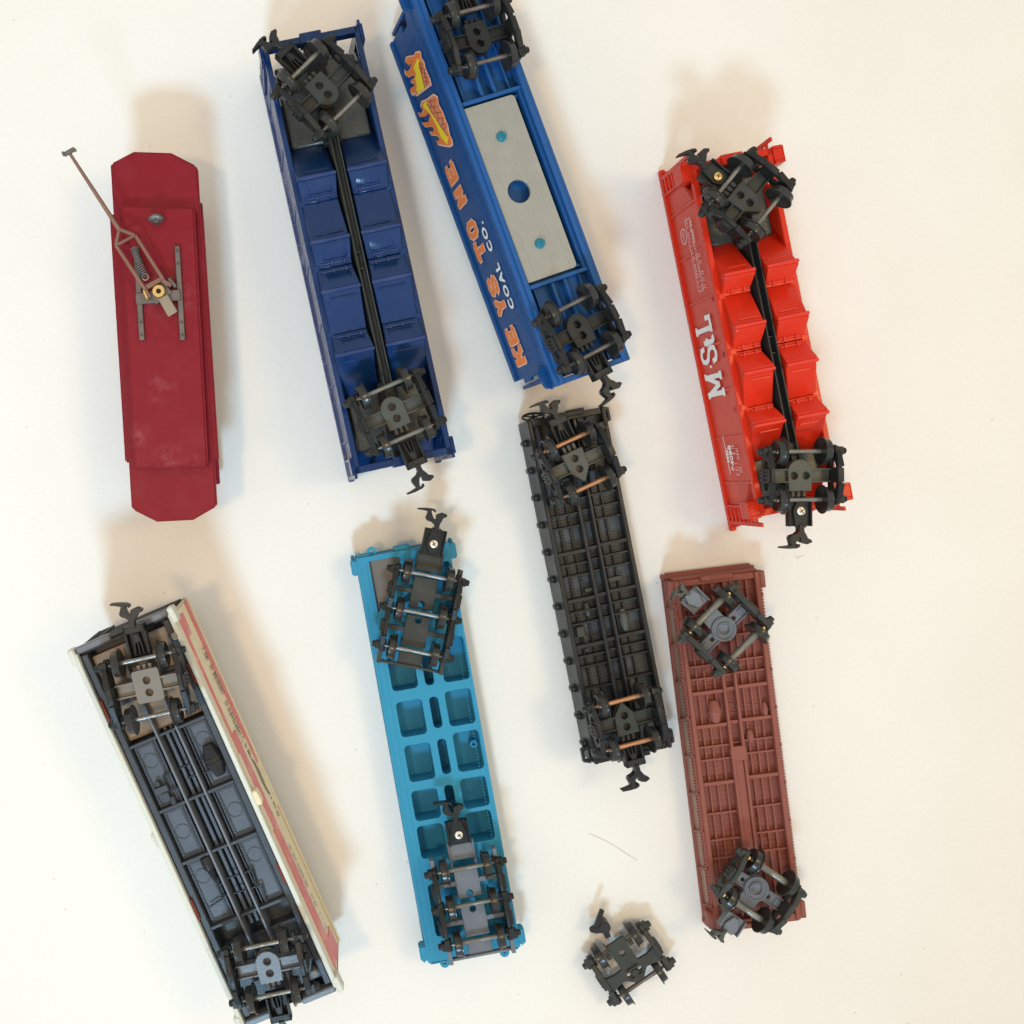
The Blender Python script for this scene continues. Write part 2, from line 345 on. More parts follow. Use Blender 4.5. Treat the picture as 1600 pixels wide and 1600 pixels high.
def truck(parent, loc, rz, style='round', sp=0.7, axle='oldsteel', frame='black', plate=None, hitch=None, thing=False, wheel='wheel', zc=0.30, label=None, tilt=0, rx=0, sfx=0.47):
    plate = plate or frame
    p = MB()
    if style in ('round','house','square','cross'):
        if style in ('round','cross'):
            o = [(.16,.22),(-.16,.22)]+[(.17*math.cos(a), -.06+.17*math.sin(a)) for a in [PI+PI*i/12 for i in range(13)]]
        elif style == 'house':
            o = [(.17,.2),(-.17,.2),(-.15,-.1),(0,-.3),(.15,-.1)]
        else: o = rrect(-.19,.19,-.22,.24,.04)
        p.prism(o, .2, .25, (ring(0,.085,.055), ring(0,-.085,.055)) if style != 'cross' else (ring(.085,0,.055), ring(-.085,0,.055)))
        p.prism(o, .12, .16)
        for s in (-1,1):
            p.bb(s*.14, s*.44, -.09, .09, .14, .19)
            p.bb(s*.14, s*.46, .075, .1, .12, .245); p.bb(s*.14, s*.46, -.1, -.075, .12, .245)
        for s in (-1,0,1): p.bb(s*.08-.025, s*.08+.025, .2, .3, .14, .2)
    elif style == 'ring':
        o = [(-.15,.02),(-.15,.32),(.15,.32),(.15,.02)]
        p.prism([(-.14,.05),(-.14,.31),(.14,.31),(.14,.05)], .16, .22)
        p.bb(-.16,.16,.31,.35,.12,.24)
        for s in (-1,1):
            p.prism([(s*.12,-.085),(s*.43,-.075),(s*.43,.075),(s*.12,.085)], .15, .2, (rrect(min(s*.2,s*.26),max(s*.2,s*.26),-.032,.032,.028),))
            p.bb(s*.18, s*.46, .075, .095, .12, .23); p.bb(s*.18, s*.46, -.095, -.075, .12, .23)
            p.box((s*.38,0,.205),(.1,.1,.02))
        p.lathe([(.12,.02),(.12,.19),(.235,.19),(.25,.18),(.25,.165),(.235,.155),(.21,.13),(.21,.105),(.245,.1),(.245,.085),(.2,.075),(.185,.02)], Matrix(), 32)
    elif style == 'loose':
        o = [(-.15,.04),(-.15,.46),(.15,.46),(.15,.04),(.3,.03),(.44,.06),(.46,-.02),(.44,-.18),(.3,-.14),(.2,-.13),(.13,-.19),(.08,-.24),(-.08,-.24),(-.13,-.19),(-.2,-.13),(-.3,-.14),(-.44,-.18),(-.46,-.02),(-.44,.06),(-.3,.03)]
        p.prism(o, .28, .33, (ring(0,.25,.045), ring(-.1,-.09,.036,10), ring(.1,-.09,.036,10)))
        p.prism(ring(0,-.1,.055,20), .2, .36); p.bar((-.1,-.02,.345),(.1,-.02,.345),.03,.03); p.bar((-.1,-.16,.345),(.1,-.16,.345),.025,.03)
        for s in (-1,1): p.bar((s*.16,.44,.33),(s*.16,.52,.33),.02,.05); p.bar((s*.16,.3,.3),(s*.24,.3,.3),.07,.04)
    elif style == 'six':
        p.prism([(-.18,-.81),(-.18,-.62),(.18,-.62),(.18,-.81)], .12, .17)
        for c, hy in ((-.29,-.12),(.29,.12)):
            p.prism([(-.18,c-.23),(-.18,c+.23),(.18,c+.23),(.18,c-.23)], .15, .2, (ring(0,hy,.05,14),))
            for s in (-1,1): p.bb(s*.17, s*.46, c-.035, c+.035, .14, .19)
        p.bb(-.47,.47,-.84,-.8,.12,.2)
        for s in (-1,1): p.bb(s*.44,s*.5,-.84,-.5,.14,.3); p.bb(s*.44,s*.5,.5,.74,.14,.3)
        for s in (-1,1): p.bb(s*.17,s*.2,.52,.9,.12,.18)
        p.bb(-.18,.18,.62,.88,.12,.16)
    base = p.mesh('truck_frame', 0.007); base.materials.append(M[plate])
    if thing:
        holder = parent; t = holder; place(base, 'bolster', holder)
    else:
        t = place(base, 'truck', parent, loc, rz, label)
        t.rotation_euler = (R(rx), R(tilt), rz)
    ys = [-sp, 0, sp] if style == 'six' else [-sp/2, sp/2]
    for s in (-1,1):
        q = MB(); side_frame(q, s*sfx, s, ys, zc); q.out('side_frame', frame, t, bev=0.008)
    for y in ys:
        place(axle_mesh(axle, 0.034 if axle == 'copper' else (.05 if style == 'ring' else 0.031)), 'axle', t, (0,y,zc))
        for s in (-1,1):
            place(wheel_mesh(s, wheel), 'wheel', t, (s*0.315, y, zc))
    if style == 'ring':
        for s in (-1,1):
            for y in ys:
                q = MB(); q.lathe([(-.01,.02),(.02,.03),(.035,.02),(.04,.004)], Matrix.Translation((s*.405,y,zc+.03)), 12); q.out('bearing', 'brass', t)
    if hitch:
        y0, y1, x1, rc, flip, kind = hitch      # tongue from y0 to y1, coupler head turned by rc
        hm = frame if kind != 'grey' else 'bluegrey'
        q = MB()
        if kind == 'tray':
            for s in (-1,1): q.bb(s*.15, s*.12, y0, y1, .13, .26)
            q.bb(-.15,.15,y1-.1,y1,.13,.26); q.bb(-.12,.12,y0,y1-.08,.1,.15); q.bb(-.15,.15,y0-.04,y0,.13,.2)
            for dx, a in ((-.06,.03),(0,0),(.06,-.03)): q.bar((dx,y0+.02,.2),(dx+a,y1-.1,.2),.022,.06)
            q.box((0,(y0+y1)/2+.04,.2),(.07,.12,.07))
        else:
            q.bb(-.14,.14,y0,y1,.12,.2)
            q.prism([(-.05,y0+.03),(-.11,y0+.18),(-.07,y1+.02),(.07,y1+.02),(.11,y0+.18),(.05,y0+.03)], .205, .25)
            for s in (-1,1): q.bb(s*.14,s*.165,y0,y1,.12,.25)
        q.out('coupler_pocket', hm if kind=='grey' else frame, t, bev=0.006)
        if kind == 'screw' or kind == 'brass':
            z = MB(); z.lathe([(.25,.03),(.25,.062),(.268,.06),(.278,.045),(.279,.02)], Matrix.Translation((0,(y0+y1)/2-.02,0)), 20)
            z.out('screw', 'brass' if kind=='brass' else 'screw', t)
            z = MB(); z.box((0,(y0+y1)/2-.02,.279),(.07,.014,.004),.6); z.box((0,(y0+y1)/2-.02,.2795),(.07,.014,.004),.6+PI/2); z.out('screw_slot', 'black', t)
        o = place(coupler_mesh(flip, 'greyplastic' if kind=='grey' else 'black2'), 'coupler', t, (x1, y1+.03, .22), R(rc))
        if kind == 'grey': o.scale = (.6,.6,.8)
        else: o.scale = (.88,.9,.85)
    return t
def car_truck(c, px, py, yaw, zt, **k):
    """bolster plane at local height zt; the pixel is read at the height of the axles"""
    p = c.L(px, py, zt+0.3)
    return truck(c.root, (p.x, p.y, zt), R(yaw-c.yaw), **k)

# ---------------------------------------------------------------- lettering: slab letters from strokes
# unit cell 1 wide x 1 high; (polyline, thin?) strokes
GL = {
 'K': [[(.12,.0),(.12,1)],[(.0,.04),(.3,.04)],[(.0,.96),(.3,.96)],[(.14,.42),(.78,.92)],[(.34,.55),(.82,.06)],[(.62,.96),(.98,.96)],[(.64,.04),(1,.04)]],
 'E': [[(.14,0),(.14,1)],[(0,.06),(.86,.06)],[(0,.94),(.84,.94)],[(.14,.5),(.58,.5)],[(.86,.0),(.86,.28)],[(.84,.74),(.84,1)],[(.58,.36),(.58,.64)]],
 'Y': [[(.5,.0),(.5,.45)],[(.5,.42),(.14,.94)],[(.5,.42),(.86,.94)],[(.0,.95),(.32,.95)],[(.68,.95),(1,.95)],[(.3,.05),(.7,.05)]],
 'S': [[(.84,.74),(.78,.9),(.5,.96),(.22,.9),(.14,.74),(.24,.58),(.72,.44),(.86,.28),(.78,.1),(.5,.04),(.2,.1),(.12,.28)]],
 'T': [[(.5,0),(.5,1)],[(.08,.95),(.92,.95)],[(.08,.7),(.08,1)],[(.92,.7),(.92,1)],[(.3,.05),(.7,.05)]],
 'O': [[(.32,.04),(.68,.04),(.86,.22),(.86,.78),(.68,.96),(.32,.96),(.14,.78),(.14,.22),(.32,.04)]],
 'N': [[(.16,0),(.16,1)],[(.16,.9),(.82,.1)],[(.84,0),(.84,1)],[(0,.04),(.32,.04)],[(0,.96),(.26,.96)],[(.68,.96),(1,.96)]],
 'M': [[(.14,0),(.14,1)],[(.14,.9),(.5,.2)],[(.5,.2),(.86,.9)],[(.86,0),(.86,1)],[(0,.05),(.3,.05)],[(.7,.05),(1,.05)],[(0,.95),(.2,.95)],[(.8,.95),(1,.95)]],
 'L': [[(.25,0),(.25,1)],[(.05,.95),(.48,.95)],[(.05,.05),(.9,.05)],[(.88,0),(.88,.3)]],
 't': [[(.4,1),(.4,.2),(.55,.06),(.8,.1)],[(.1,.72),(.75,.72)]],
 '.': [[(.42,.42),(.58,.42)]],
}
def letter(mb, ch, x, y, w, h, th, z):
    for k, st in enumerate(GL[ch]):
        for i in range(len(st)-1):
            z += .00025
            a = Vector((x+st[i][0]*w, y+st[i][1]*h)); b = Vector((x+st[i+1][0]*w, y+st[i+1][1]*h))
            d = (b-a).normalized(); e = d*th*.5 if len(st) > 2 else d*th*.25; nrm = Vector((-d.y,d.x))*th/2
            a2 = a-e*.5; b2 = b+e*.5
            mb.prism([a2+nrm, a2-nrm, b2-nrm, b2+nrm], z-.002, z)
def textmesh(s, size, space=1.0, bold=0.0):
    cu = bpy.data.curves.new('print', 'FONT'); cu.offset = bold; cu.body = s; cu.size = size; cu.extrude = 0.0008; cu.space_character = space
    ob = bpy.data.objects.new('print', cu); me = bpy.data.meshes.new_from_object(ob); bpy.data.objects.remove(ob)
    return me
def leftwall(x, y, z):      # frame on a left-hand wall: text runs along +y, its tops point to the card
    return Matrix(((0,0,-1,x),(1,0,0,y),(0,-1,0,z),(0,0,0,1)))
def rightwall(x, y, z):     # text runs along -y
    return Matrix(((0,0,1,x),(-1,0,0,y),(0,-1,0,z),(0,0,0,1)))

def scribble(parent, mtx, L, h, mt):
    """print too small to read in the photograph: a row of broken marks"""
    m = MB(); x = 0
    while x < L:
        w_ = random.uniform(.012,.035); k = random.random()
        if k < .85:
            m.prism([(x,0),(x+w_*.5,0),(x+w_*.7,h),(x+w_*.2,h)], 0, .0008+.0004*random.random())
            if k < .5: m.prism([(x+w_*.4,h*.4),(x+w_,h*.4),(x+w_,h*.62),(x+w_*.4,h*.62)], 0, .0006)
            if k < .3: m.prism([(x,h*.85),(x+w_,h*.85),(x+w_,h),(x,h)], 0, .0007)
        x += w_+.012 + (.04 if random.random() < .12 else 0)
    return m.out('tiny_print', mt, parent, matrix=mtx)
# ================================================================= SETTING
tb = MB(); tb.bb(-70,70,-70,70,-0.6,0)
t = tb.out('table_top', 'card'); t['kind'] = 'structure'

# ================================================================= HOPPERS
def hopper(c, wid, length, body, side, a, b, cc, d, hs=1.35, hr=1.75, holes=True, sidebody=None, floorz=1.0, zb0=0, rl=0, yc=0):
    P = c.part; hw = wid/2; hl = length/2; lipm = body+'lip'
    # side walls: plate in the y-z plane with the triangular openings at the ends
    for s in (-1,1):
        Tm = Matrix(((0,0,1,s*hw-(0.04 if s>0 else 0)),(1,0,0,0),(0,1,0,0),(0,0,0,1)))
        tri = []
        if holes:
            tri = [[(hl-.55,hs-.16),(hl-.16,hs-.16),(hl-.16,hs-.5)], [(-hl+.55,hs-.16),(-hl+.16,hs-.16),(-hl+.16,hs-.5)]]
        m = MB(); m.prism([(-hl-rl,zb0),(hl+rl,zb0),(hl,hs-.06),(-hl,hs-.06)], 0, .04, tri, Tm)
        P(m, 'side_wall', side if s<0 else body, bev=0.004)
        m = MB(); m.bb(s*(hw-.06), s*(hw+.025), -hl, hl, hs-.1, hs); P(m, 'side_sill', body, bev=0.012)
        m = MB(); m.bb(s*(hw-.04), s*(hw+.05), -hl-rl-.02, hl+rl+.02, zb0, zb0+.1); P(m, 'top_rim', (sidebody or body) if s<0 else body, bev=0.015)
        k = MB()
        for i in range(int(length/.055)): k.cyl((s*(hw+.03), -hl+.04+i*.055, zb0+.1), (s*(hw+.03), -hl+.04+i*.055, zb0+.115), .011, .008, 6)
        P(k, 'rivets', body, kind='stuff')
        n = 7
        for i in range(n):
            y = -hl+.5+(length-1.0)*i/(n-1)
            m = MB(); m.bb(s*hw, s*(hw+.02), y-.018, y+.018, zb0+.1, hs-.1); P(m, 'side_rib', side if s<0 else body, bev=0.004)
    # inside of the shell
    m = MB(); m.bb(-hw+.05, hw-.05, yc-d-.15, yc+d+.15, floorz-.25, floorz); P(m, 'slope_sheet', body)
    # end frames
    for s in (-1,1):
        m = MB(); m.bb(-hw-.02, hw+.02, s*hl, s*(hl-.1), hs-.17, hs); m.bb(-.16,.16, s*(hl+.03), s*(hl-.12), hs-.2, hs+.04); P(m, 'end_sill', body, bev=0.01)
        m = MB(); m.bb(-hw, hw, s*(hl-.0), s*(hl-.06), zb0, zb0+.14); P(m, 'end_rim', body, bev=0.01)
        for x in (-.35,-.0,.35):
            m = MB(); m.bb(x-.03, x+.03, s*(hl-.04), s*(hl-.12), .1, hs-.17); P(m, 'end_post', body, bev=0.005)
        m = MB()   # sloping end sheet
        m.hexa([(-hw+.05, s*(hl-.75), .85),(hw-.05, s*(hl-.75), .85),(hw-.05, s*(hl-.06), .12),(-hw+.05, s*(hl-.06), .12),
                (-hw+.05, s*(hl-.75), .89),(hw-.05, s*(hl-.75), .89),(hw-.05, s*(hl-.06), .16),(-hw+.05, s*(hl-.06), .16)])
        P(m, 'slope_sheet', body)
        for x in (-1,1):
            m = MB(); x0 = x*(hw+.02); x1 = x*(hw+.16 if body=='red' else hw+.05)
            m.bb(x0, x1, s*(hl+.015), s*(hl-.03), hs-.3, hs+.03); m.bb(x0, x1, s*(hl-.2), s*(hl-.24), hs-.3, hs+.03)
            for q in range(4): zz = hs-.28+q*.09; m.bb(x0, x1, s*(hl-.03), s*(hl-.2), zz, zz+.03)
            m.bb(x1, x1+x*.02, s*(hl+.01), s*(hl-.235), hs-.3, hs+.02)
            P(m, 'ladder', body, bev=0.006)
            m = MB(); X0 = x*(hw+.005); X1 = x*(hw+.045); ye = hl+rl*.5
            for q in range(7): zz = zb0+.18+q*.14; m.bb(X0, X1, s*(ye-.02), s*(ye-.24), zz, zz+.05)
            m.bb(X0, X1, s*(ye+.03), s*(ye-.03), zb0+.08, hs+.02); m.bb(X0, X1, s*(ye-.24), s*(ye-.28), zb0+.08, hs+.0)
            P(m, 'side_ladder', side if False else body, bev=0.006)
        # cast weight under the truck
        m = MB(); m.bb(-hw+.1, hw-.1, yc+s*(d-.02), s*(hl-.3), 1.06, 1.14); P(m, 'weight_plate', 'weight', bev=0.02)
        m = MB(); m.bb(-.13,.13, yc+s*(d-.1), s*(hl-.1), 1.14, 1.3); m.cyl((0,s*(hl-.85),1.3),(0,s*(hl-.85),1.44),.12); P(m, 'body_bolster', 'black', bev=0.01)
    # chutes
    xi, xo = .11, hw-.09
    for s in (-1,1):
        for e in (-1,1):
            for (y0, y1, y2) in ((d,cc,b),(b,a,0.004)):      # gentle slope foot, ridge, hinge
                m = MB()
                zb = floorz-.02
                zh = 1.38 if y2 > .1 else 1.36
                zf = 1.1 if y0 == d else 1.36
                lip = .05
                dy = .04 if y0 > y1 else -.04
                x0, x1 = s*xi, s*xo
                # wedge: foot -> ridge -> hinge, outer face drawn in towards the ridge
                xo2 = s*(xo-.03)
                prof = [(y0,zb),(y0,zf),(y1+.05,hr-.04),(y1,hr),(y1-.03,hr),(y2+.05,zh),(y2,zh),(y2,zb)]
                xof = [hw-.05,hw-.05,hw-.045,hw-.045,hw-.045,hw-.05,hw-.05,hw-.05]
                tr_ = tessellate_polygon([[Vector((q[0],q[1],0)) for q in prof]])
                va = [m.bm.verts.new((s*(xi if k_ not in (2,3,4) else xi-.02), yc+e*q[0], q[1])) for k_, q in enumerate(prof)]
                vb = [m.bm.verts.new((s*xof[k_], yc+e*q[0], q[1])) for k_, q in enumerate(prof)]
                for t_ in tr_:
                    m.bm.faces.new([va[i] for i in t_]); m.bm.faces.new([vb[i] for i in reversed(t_)])
                for i in range(8):
                    j = (i+1) % 8; m.bm.faces.new((va[i],va[j],vb[j],vb[i]))
                P(m, 'chute', body, bev=0.012)
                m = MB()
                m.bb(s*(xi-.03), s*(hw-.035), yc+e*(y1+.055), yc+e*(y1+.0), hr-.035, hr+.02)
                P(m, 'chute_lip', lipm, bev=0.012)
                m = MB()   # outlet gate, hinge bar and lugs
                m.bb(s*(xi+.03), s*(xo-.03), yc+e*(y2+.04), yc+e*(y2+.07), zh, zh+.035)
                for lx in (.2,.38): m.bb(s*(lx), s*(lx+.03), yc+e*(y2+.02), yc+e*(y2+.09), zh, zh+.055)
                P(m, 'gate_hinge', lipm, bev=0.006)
                m = MB()   # raised panel on the gate's steep face
                yy0, zz0, yy1, zz1 = y1-.06, hr-.05, y2+.1, zh+.05
                q_ = lambda y: yc+e*y
                m.hexa([(s*(xi+.06),q_(yy0),zz0-.02),(s*(xo-.12),q_(yy0),zz0-.02),(s*(xo-.08),q_(yy1),zz1-.02),(s*(xi+.06),q_(yy1),zz1-.02),
                        (s*(xi+.06),q_(yy0),zz0+.018),(s*(xo-.12),q_(yy0),zz0+.018),(s*(xo-.08),q_(yy1),zz1+.018),(s*(xi+.06),q_(yy1),zz1+.018)])
                (P(m, 'gate', body, bev=0.006) if body == 'navy' else None)
                m = MB()   # pressed line along the gentle face
                t0 = .12
                yy = y1+.13 if y0-y1>.2 else y1+.08
                zz = hr-.04-(hr-.04-zf)*(yy-y1-.05)/(y0-y1-.05)
                m.box(((x0+x1)/2-s*.01, yc+e*yy, zz), (abs(x1-x0)-.1, .025, .03)); P(m, 'flange', body, bev=0.005)
            # gusset beside the chutes, down on the sill
        for y in (-b, 0, b):
            m = MB(); m.bb(s*(hw-.1), s*(hw+.0), yc+y-.03, yc+y+.06, 1.1, hs+.02); P(m, 'bracket', body, bev=0.008)
    # centre sill: an open channel
    m = MB()
    for s in (-1,1): m.bb(s*.042, s*.062, yc-d-.25, yc+d+.25, 1.12, 1.5)
    m.bb(-.042,.042,yc-d-.25,yc+d+.25,1.1,1.36)
    for y in (yc-d-.1, yc+d+.1): m.bb(-.06,.06,y-.1,y+.1,1.36,1.46)
    for y in (yc-.12,yc+.12): m.bb(-.035,.035,y-.01,y+.01,1.36,1.45)
    P(m, 'centre_sill', 'darkgrey' if body == 'navy' else 'black2', bev=0.004)
    for y in (yc-d-.1, yc+d+.1):
        m = MB(); m.lathe([(1.46,.015),(1.46,.032),(1.475,.03),(1.476,.01)], Matrix.Translation((0,y,0)), 12); P(m, 'sill_screw', 'black')

# dark blue hopper
nb = Thing('hopper_car', 'dark navy blue hopper car lying upside down with black centre sill, beside the maroon trolley', 'model train car', 558, 389, 12.4, 1.35, wid=1.35, roll=2.5, group='model railway cars lying upside down')
hopper(nb, 1.38, 6.27, 'navy', 'navyrim', .33, .95, 1.24, 1.85, hr=1.54, yc=-.185, rl=.08, sidebody='navyrim')
car_truck(nb, 506, 138, 45, 1.42, style='round', sp=.82, hitch=(.42,.82,0,8,False,'tray'), frame='black', plate='darkgrey')
car_truck(nb, 617, 644, 204, 1.42, style='round', sp=.74, hitch=(.42,.82,0,0,True,'tray'), frame='black', plate='greyplastic')

# red hopper
rd = Thing('hopper_car', 'bright red hopper car upside down with white slab letters on its side, at the right', 'model train car', 1197, 519, 11.3, 1.35, wid=1.22, sink=.15, group='model railway cars lying upside down')
hopper(rd, 1.16, 5.2, 'red', 'redside', .31, .82, 1.07, 1.62, hr=1.6, yc=-.2, rl=.24, zb0=.15)
car_truck(rd, 1167, 309, 51, 1.40, style='house', sp=.7, hitch=(.32,.72,0,-30,False,'brass'), frame='black', plate='darkgrey')
car_truck(rd, 1253, 743, 181, 1.40, style='cross', sp=.68, hitch=(.32,.72,0,0,True,'screw'), frame='black', plate='greyplastic')
def prints_red():
    x = -.58-.028
    m = MB(); cur = 0
    specs = [('M',1110,1135,616,.62),]
    p0 = rd.LX(1131, 618, -.58); p1 = rd.LX(1099, 498, -.58)
    zb = .98; hgt = .62
    seq = [('M',0,.34,1,0),('.',.385,.1,.5,.3),('S',.47,.27,1,0),('t',.715,.15,.62,0),('L',.9,.24,1,0)]
    L = p1.y-p0.y; k = L/1.12
    for ch, a, wd, hh, dy in seq: letter(m, ch, a*k, dy*hgt, wd*k, hgt*hh, .075, 0)
    o = m.out('side_lettering', 'paint', rd.root, matrix=leftwall(x, p0.y, zb)); o['label'] = 'white slab letters M-StL'
    for (s, px, py, z, sz, mt) in (('MSL', 1140, 722, .66, .12, 'paint'), ('94088', 1150, 735, .80, .15, 'paint')):
        p = rd.LX(px, py, -.58)
        me = textmesh(s, sz, 1.05, .004); me.materials.append(M[mt])
        o = place(me, 'small_print', rd.root, matrix=leftwall(x, p.y, z)); o['label'] = 'pale number on the side'
    for px, py, z, L_, hh in ((1153,742,.93,.45,.1),(1150,738,1.05,.4,.09),(1089,452,.86,1.05,.05),(1092,455,.95,1.02,.04),(1101,452,1.08,.62,.07),(1092,375,1.02,.36,.08)):
        p = rd.LX(px, py, -.58); scribble(rd.root, leftwall(x, p.y, z), L_, hh, 'pinkprint')
    p = rd.LX(1066, 373, -.58)
    m = MB(); m.prism(ring(0,0,.12,24), 0, .001, (ring(0,0,.1,24),)); m.out('emblem_ring', 'pinkprint', rd.root, matrix=leftwall(x, p.y, .62))
    scribble(rd.root, leftwall(x, p.y-.07, .65), .14, .07, 'pinkprint')
    m = MB(); m.prism([(0,0),(1.1,0),(1.1,.2),(0,.2)], 0, .001, ([(.012,.012),(1.088,.012),(1.088,.188),(.012,.188)],)); p = rd.LX(1092, 458, -.58)
    m.out('print_border', 'pinkprint', rd.root, matrix=leftwall(x, p.y, .97))
    m = MB(); m.prism([(0,0),(.6,0),(.6,.014),(0,.014)], 0, .001); p = rd.LX(1150, 740, -.58); m.out('print_line', 'paint', rd.root, matrix=leftwall(x, p.y, .6))
prints_red()

# ================================================================= BLUE COAL GONDOLA
ks = Thing('coal_gondola', 'bright blue coal gondola upside down with orange lettering and flames, steel plate underneath', 'model train car', 826, 305, 20.3, 1.32, roll=10, wid=1.2, group='model railway cars lying upside down')
def keystone():
    c = ks; P = c.part; h = c.h; hw = .52
    yb = c.L(872, 603, h).y; yt = yb+6.15
    ym = (yb+yt)/2; hl = (yt-yb)/2
    wx = -hw-.05
    for s in (-1,1):
        X = s*(hw+.05)
        Tm = Matrix(((0,0,1,X-.02),(1,0,0,ym),(0,1,0,0),(0,0,0,1)))
        o = [(-hl+.3,0),(hl-.3,0),(hl-.3,.3),(hl-.3,.55),(hl-.42,.55),(hl-.42,.8),(hl-.1,.95),(hl,h-.1),(-hl,h-.1),(-hl+.02,.95),(-hl+.3,.8),(-hl+.26,.55),(-hl+.22,.55),(-hl+.22,.3),(-hl+.3,.3)]
        m = MB(); m.prism(o, -.02, .03, (), Tm); P(m, 'side_wall', 'keyblue', bev=.005)
        m = MB(); m.bb(s*(hw+.0), s*(hw+.09), ym-hl, ym+hl, h-.12, h-.02); P(m, 'side_sill', 'keyblue2', bev=.015)
        m = MB(); m.bb(s*(hw-.05), s*(hw+.02), ym-hl, ym+hl, h-.14, h+.02); P(m, 'chassis_edge', 'keyblue2', bev=.012)
        m = MB(); m.bb(s*(hw+.03), s*(hw+.13), ym-hl+.3, ym+hl-.3, 0, .09); P(m, 'top_rim', 'keyblue', bev=.012)
        m = MB(); m.bb(s*(hw+.04), s*(hw+.1), ym-hl+.3, ym+hl-.3, 1.02, 1.08); P(m, 'ledge', 'keyblue', bev=.012)
        for i in range(8):
            y = ym-hl+.62+i*.81*6.15/6.15
            if y > ym+hl-.3: break
            m = MB(); m.bb(s*(hw+.08), s*(hw+.095), y-.015, y+.015, .09, 1.2); P(m, 'side_rib', 'keyblue', bev=.004)
    for s in (-1,1):
        y = ym+s*hl
        m = MB(); m.bb(-hw-.04, hw+.04, y, y-s*.08, h-.2, h); P(m, 'end_sill', 'keyblue2', bev=.01)
        m = MB(); m.bb(-hw-.03, hw+.03, y-s*.14, y-s*.2, 0, h-.2); P(m, 'end_wall', 'keyblue', bev=.01)
    m = MB(); m.bb(-hw+.02, hw-.02, ym-hl+.1, ym+hl-.1, h-.3, h-.2); P(m, 'floor', 'keyblue2')
    # steel weight, its recess frame and fixings
    cor = [c.L(*q, h-.02) for q in ((717,172),(804,147),(901,414),(817,448))]
    cx = sum(p.x for p in cor)/4; cy = sum(p.y for p in cor)/4
    x0 = (cor[0].x+cor[3].x)/2; x1 = (cor[1].x+cor[2].x)/2; y1 = (cor[0].y+cor[1].y)/2; y0 = (cor[2].y+cor[3].y)/2
    hole = c.L(812, 298, h); hr = .17
    m = MB(); m.prism(rrect(x0,x1,y0,y1,.06), h-.07, h-.02, (ring(hole.x,hole.y,hr,28),)); P(m, 'steel_plate', 'plate', bev=.008)
    for yy, s in ((y1+.07,1),(y0-.07,-1)):
        m = MB(); m.bb(-hw+.02,hw-.02,yy-.03,yy+.03,h-.2,h-.02); P(m, 'cross_rib', 'keyblue2', bev=.01)
        m = MB(); m.bb(-hw+.02,hw-.02,yy-.09*s-.02,yy-.09*s+.02,h-.2,h-.07); P(m, 'cross_rib', 'keyblue', bev=.006)
    m = MB(); m.bb(-hw+.01,-hw+.06,y0-.1,y1+.1,h-.2,h-.0); m.bb(hw-.11,hw-.05,y0-.1,y1+.1,h-.2,h-.03); P(m, 'recess_frame', 'keyblue', bev=.008)
    for q in ((784,213),(844,380)):
        p = c.L(*q, h); m = MB()
        m.lathe([(h-.02,.01),(h-.02,.075),(h+.01,.07),(h+.03,.045),(h+.03,.02)], Matrix.Translation((p.x,p.y,0)), 18)
        for a in range(3): m.box((p.x,p.y,h+.02), (.13,.018,.04), a*PI/3+.3)
        P(m, 'stud', 'teal')
    # ribs towards both ends
    for s, ye, yi in ((1, ym+hl-.1, y1+.1), (-1, ym-hl+.1, y0-.1)):
        for x in (-.1,.1):
            m = MB(); m.bb(x-.025,x+.025,ye,yi,h-.2,h-.05); P(m, 'centre_rib', 'keyblue2', bev=.008)
        for x in (-.36,.36):
            m = MB(); m.bb(x-.015,x+.015,ye,yi,h-.2,h-.12); P(m, 'floor_rib', 'keyblue2', bev=.004)
        m = MB(); m.bb(-hw+.05,hw-.05,(ye+yi)/2-.05,(ye+yi)/2+.05,h-.2,h-.06); m.cyl((0,(ye+yi)/2,h-.2),(0,(ye+yi)/2,h+.06),.13); P(m, 'body_bolster', 'keyblue2', bev=.008)
    # step brackets at the lower left corner
    m = MB(); m.prism([(-hw-.05,ym-hl-.02),(-hw-.17,ym-hl+.05),(-hw-.2,ym-hl+.28),(-hw-.05,ym-hl+.4)], h-.25, h-.2); P(m, 'corner_step', 'keyblue', bev=.01)
    m = MB(); m.prism([(-hw-.05,ym+hl+.02),(-hw-.2,ym+hl-.05),(-hw-.2,ym+hl-.3),(-hw-.05,ym+hl-.4)], h-.25, h-.2); P(m, 'corner_step', 'keyblue', bev=.01)
    # lettering
    wxs = -hw-.105
    def put(pairs, big):
        for ch, pxa, pxb in pairs:
            pa = c.LX(*pxa, wxs); pb = c.LX(*pxb, wxs)   # lower start of the letter, upper end; tops to the card
            Lr = abs(pb.y-pa.y)
            m = MB(); h1 = .31
            letter(m, ch, 0, 0, Lr, h1, .125, 0); m.out('lettering_edge', 'palepeach', c.root, matrix=leftwall(wxs, pa.y, .64))
            m = MB(); letter(m, ch, 0, 0, Lr, h1, .086, .003); m.out('lettering', 'orange', c.root, matrix=leftwall(wxs-.001, pa.y, .64), label='orange letter '+ch)
    put([('K',(805,574),(798,547)),('E',(799,540),(789,517)),('Y',(774,498),(767,476)),('S',(767,466),(758,440)),
         ('T',(745,412),(738,387)),('O',(734,379),(726,356)),('N',(716,328),(709,303)),('E',(703,293),(695,265))], True)
    for s, px in (('COAL',(793,488)),('CO.',(762,398))):
        p = c.LX(*px, wxs); me = textmesh(s, .22, 1.3, .009); me.materials.append(M['paint'])
        o = place(me, 'small_lettering', c.root, matrix=leftwall(wxs-.004, p.y, .95)); o['label'] = 'white letters '+s
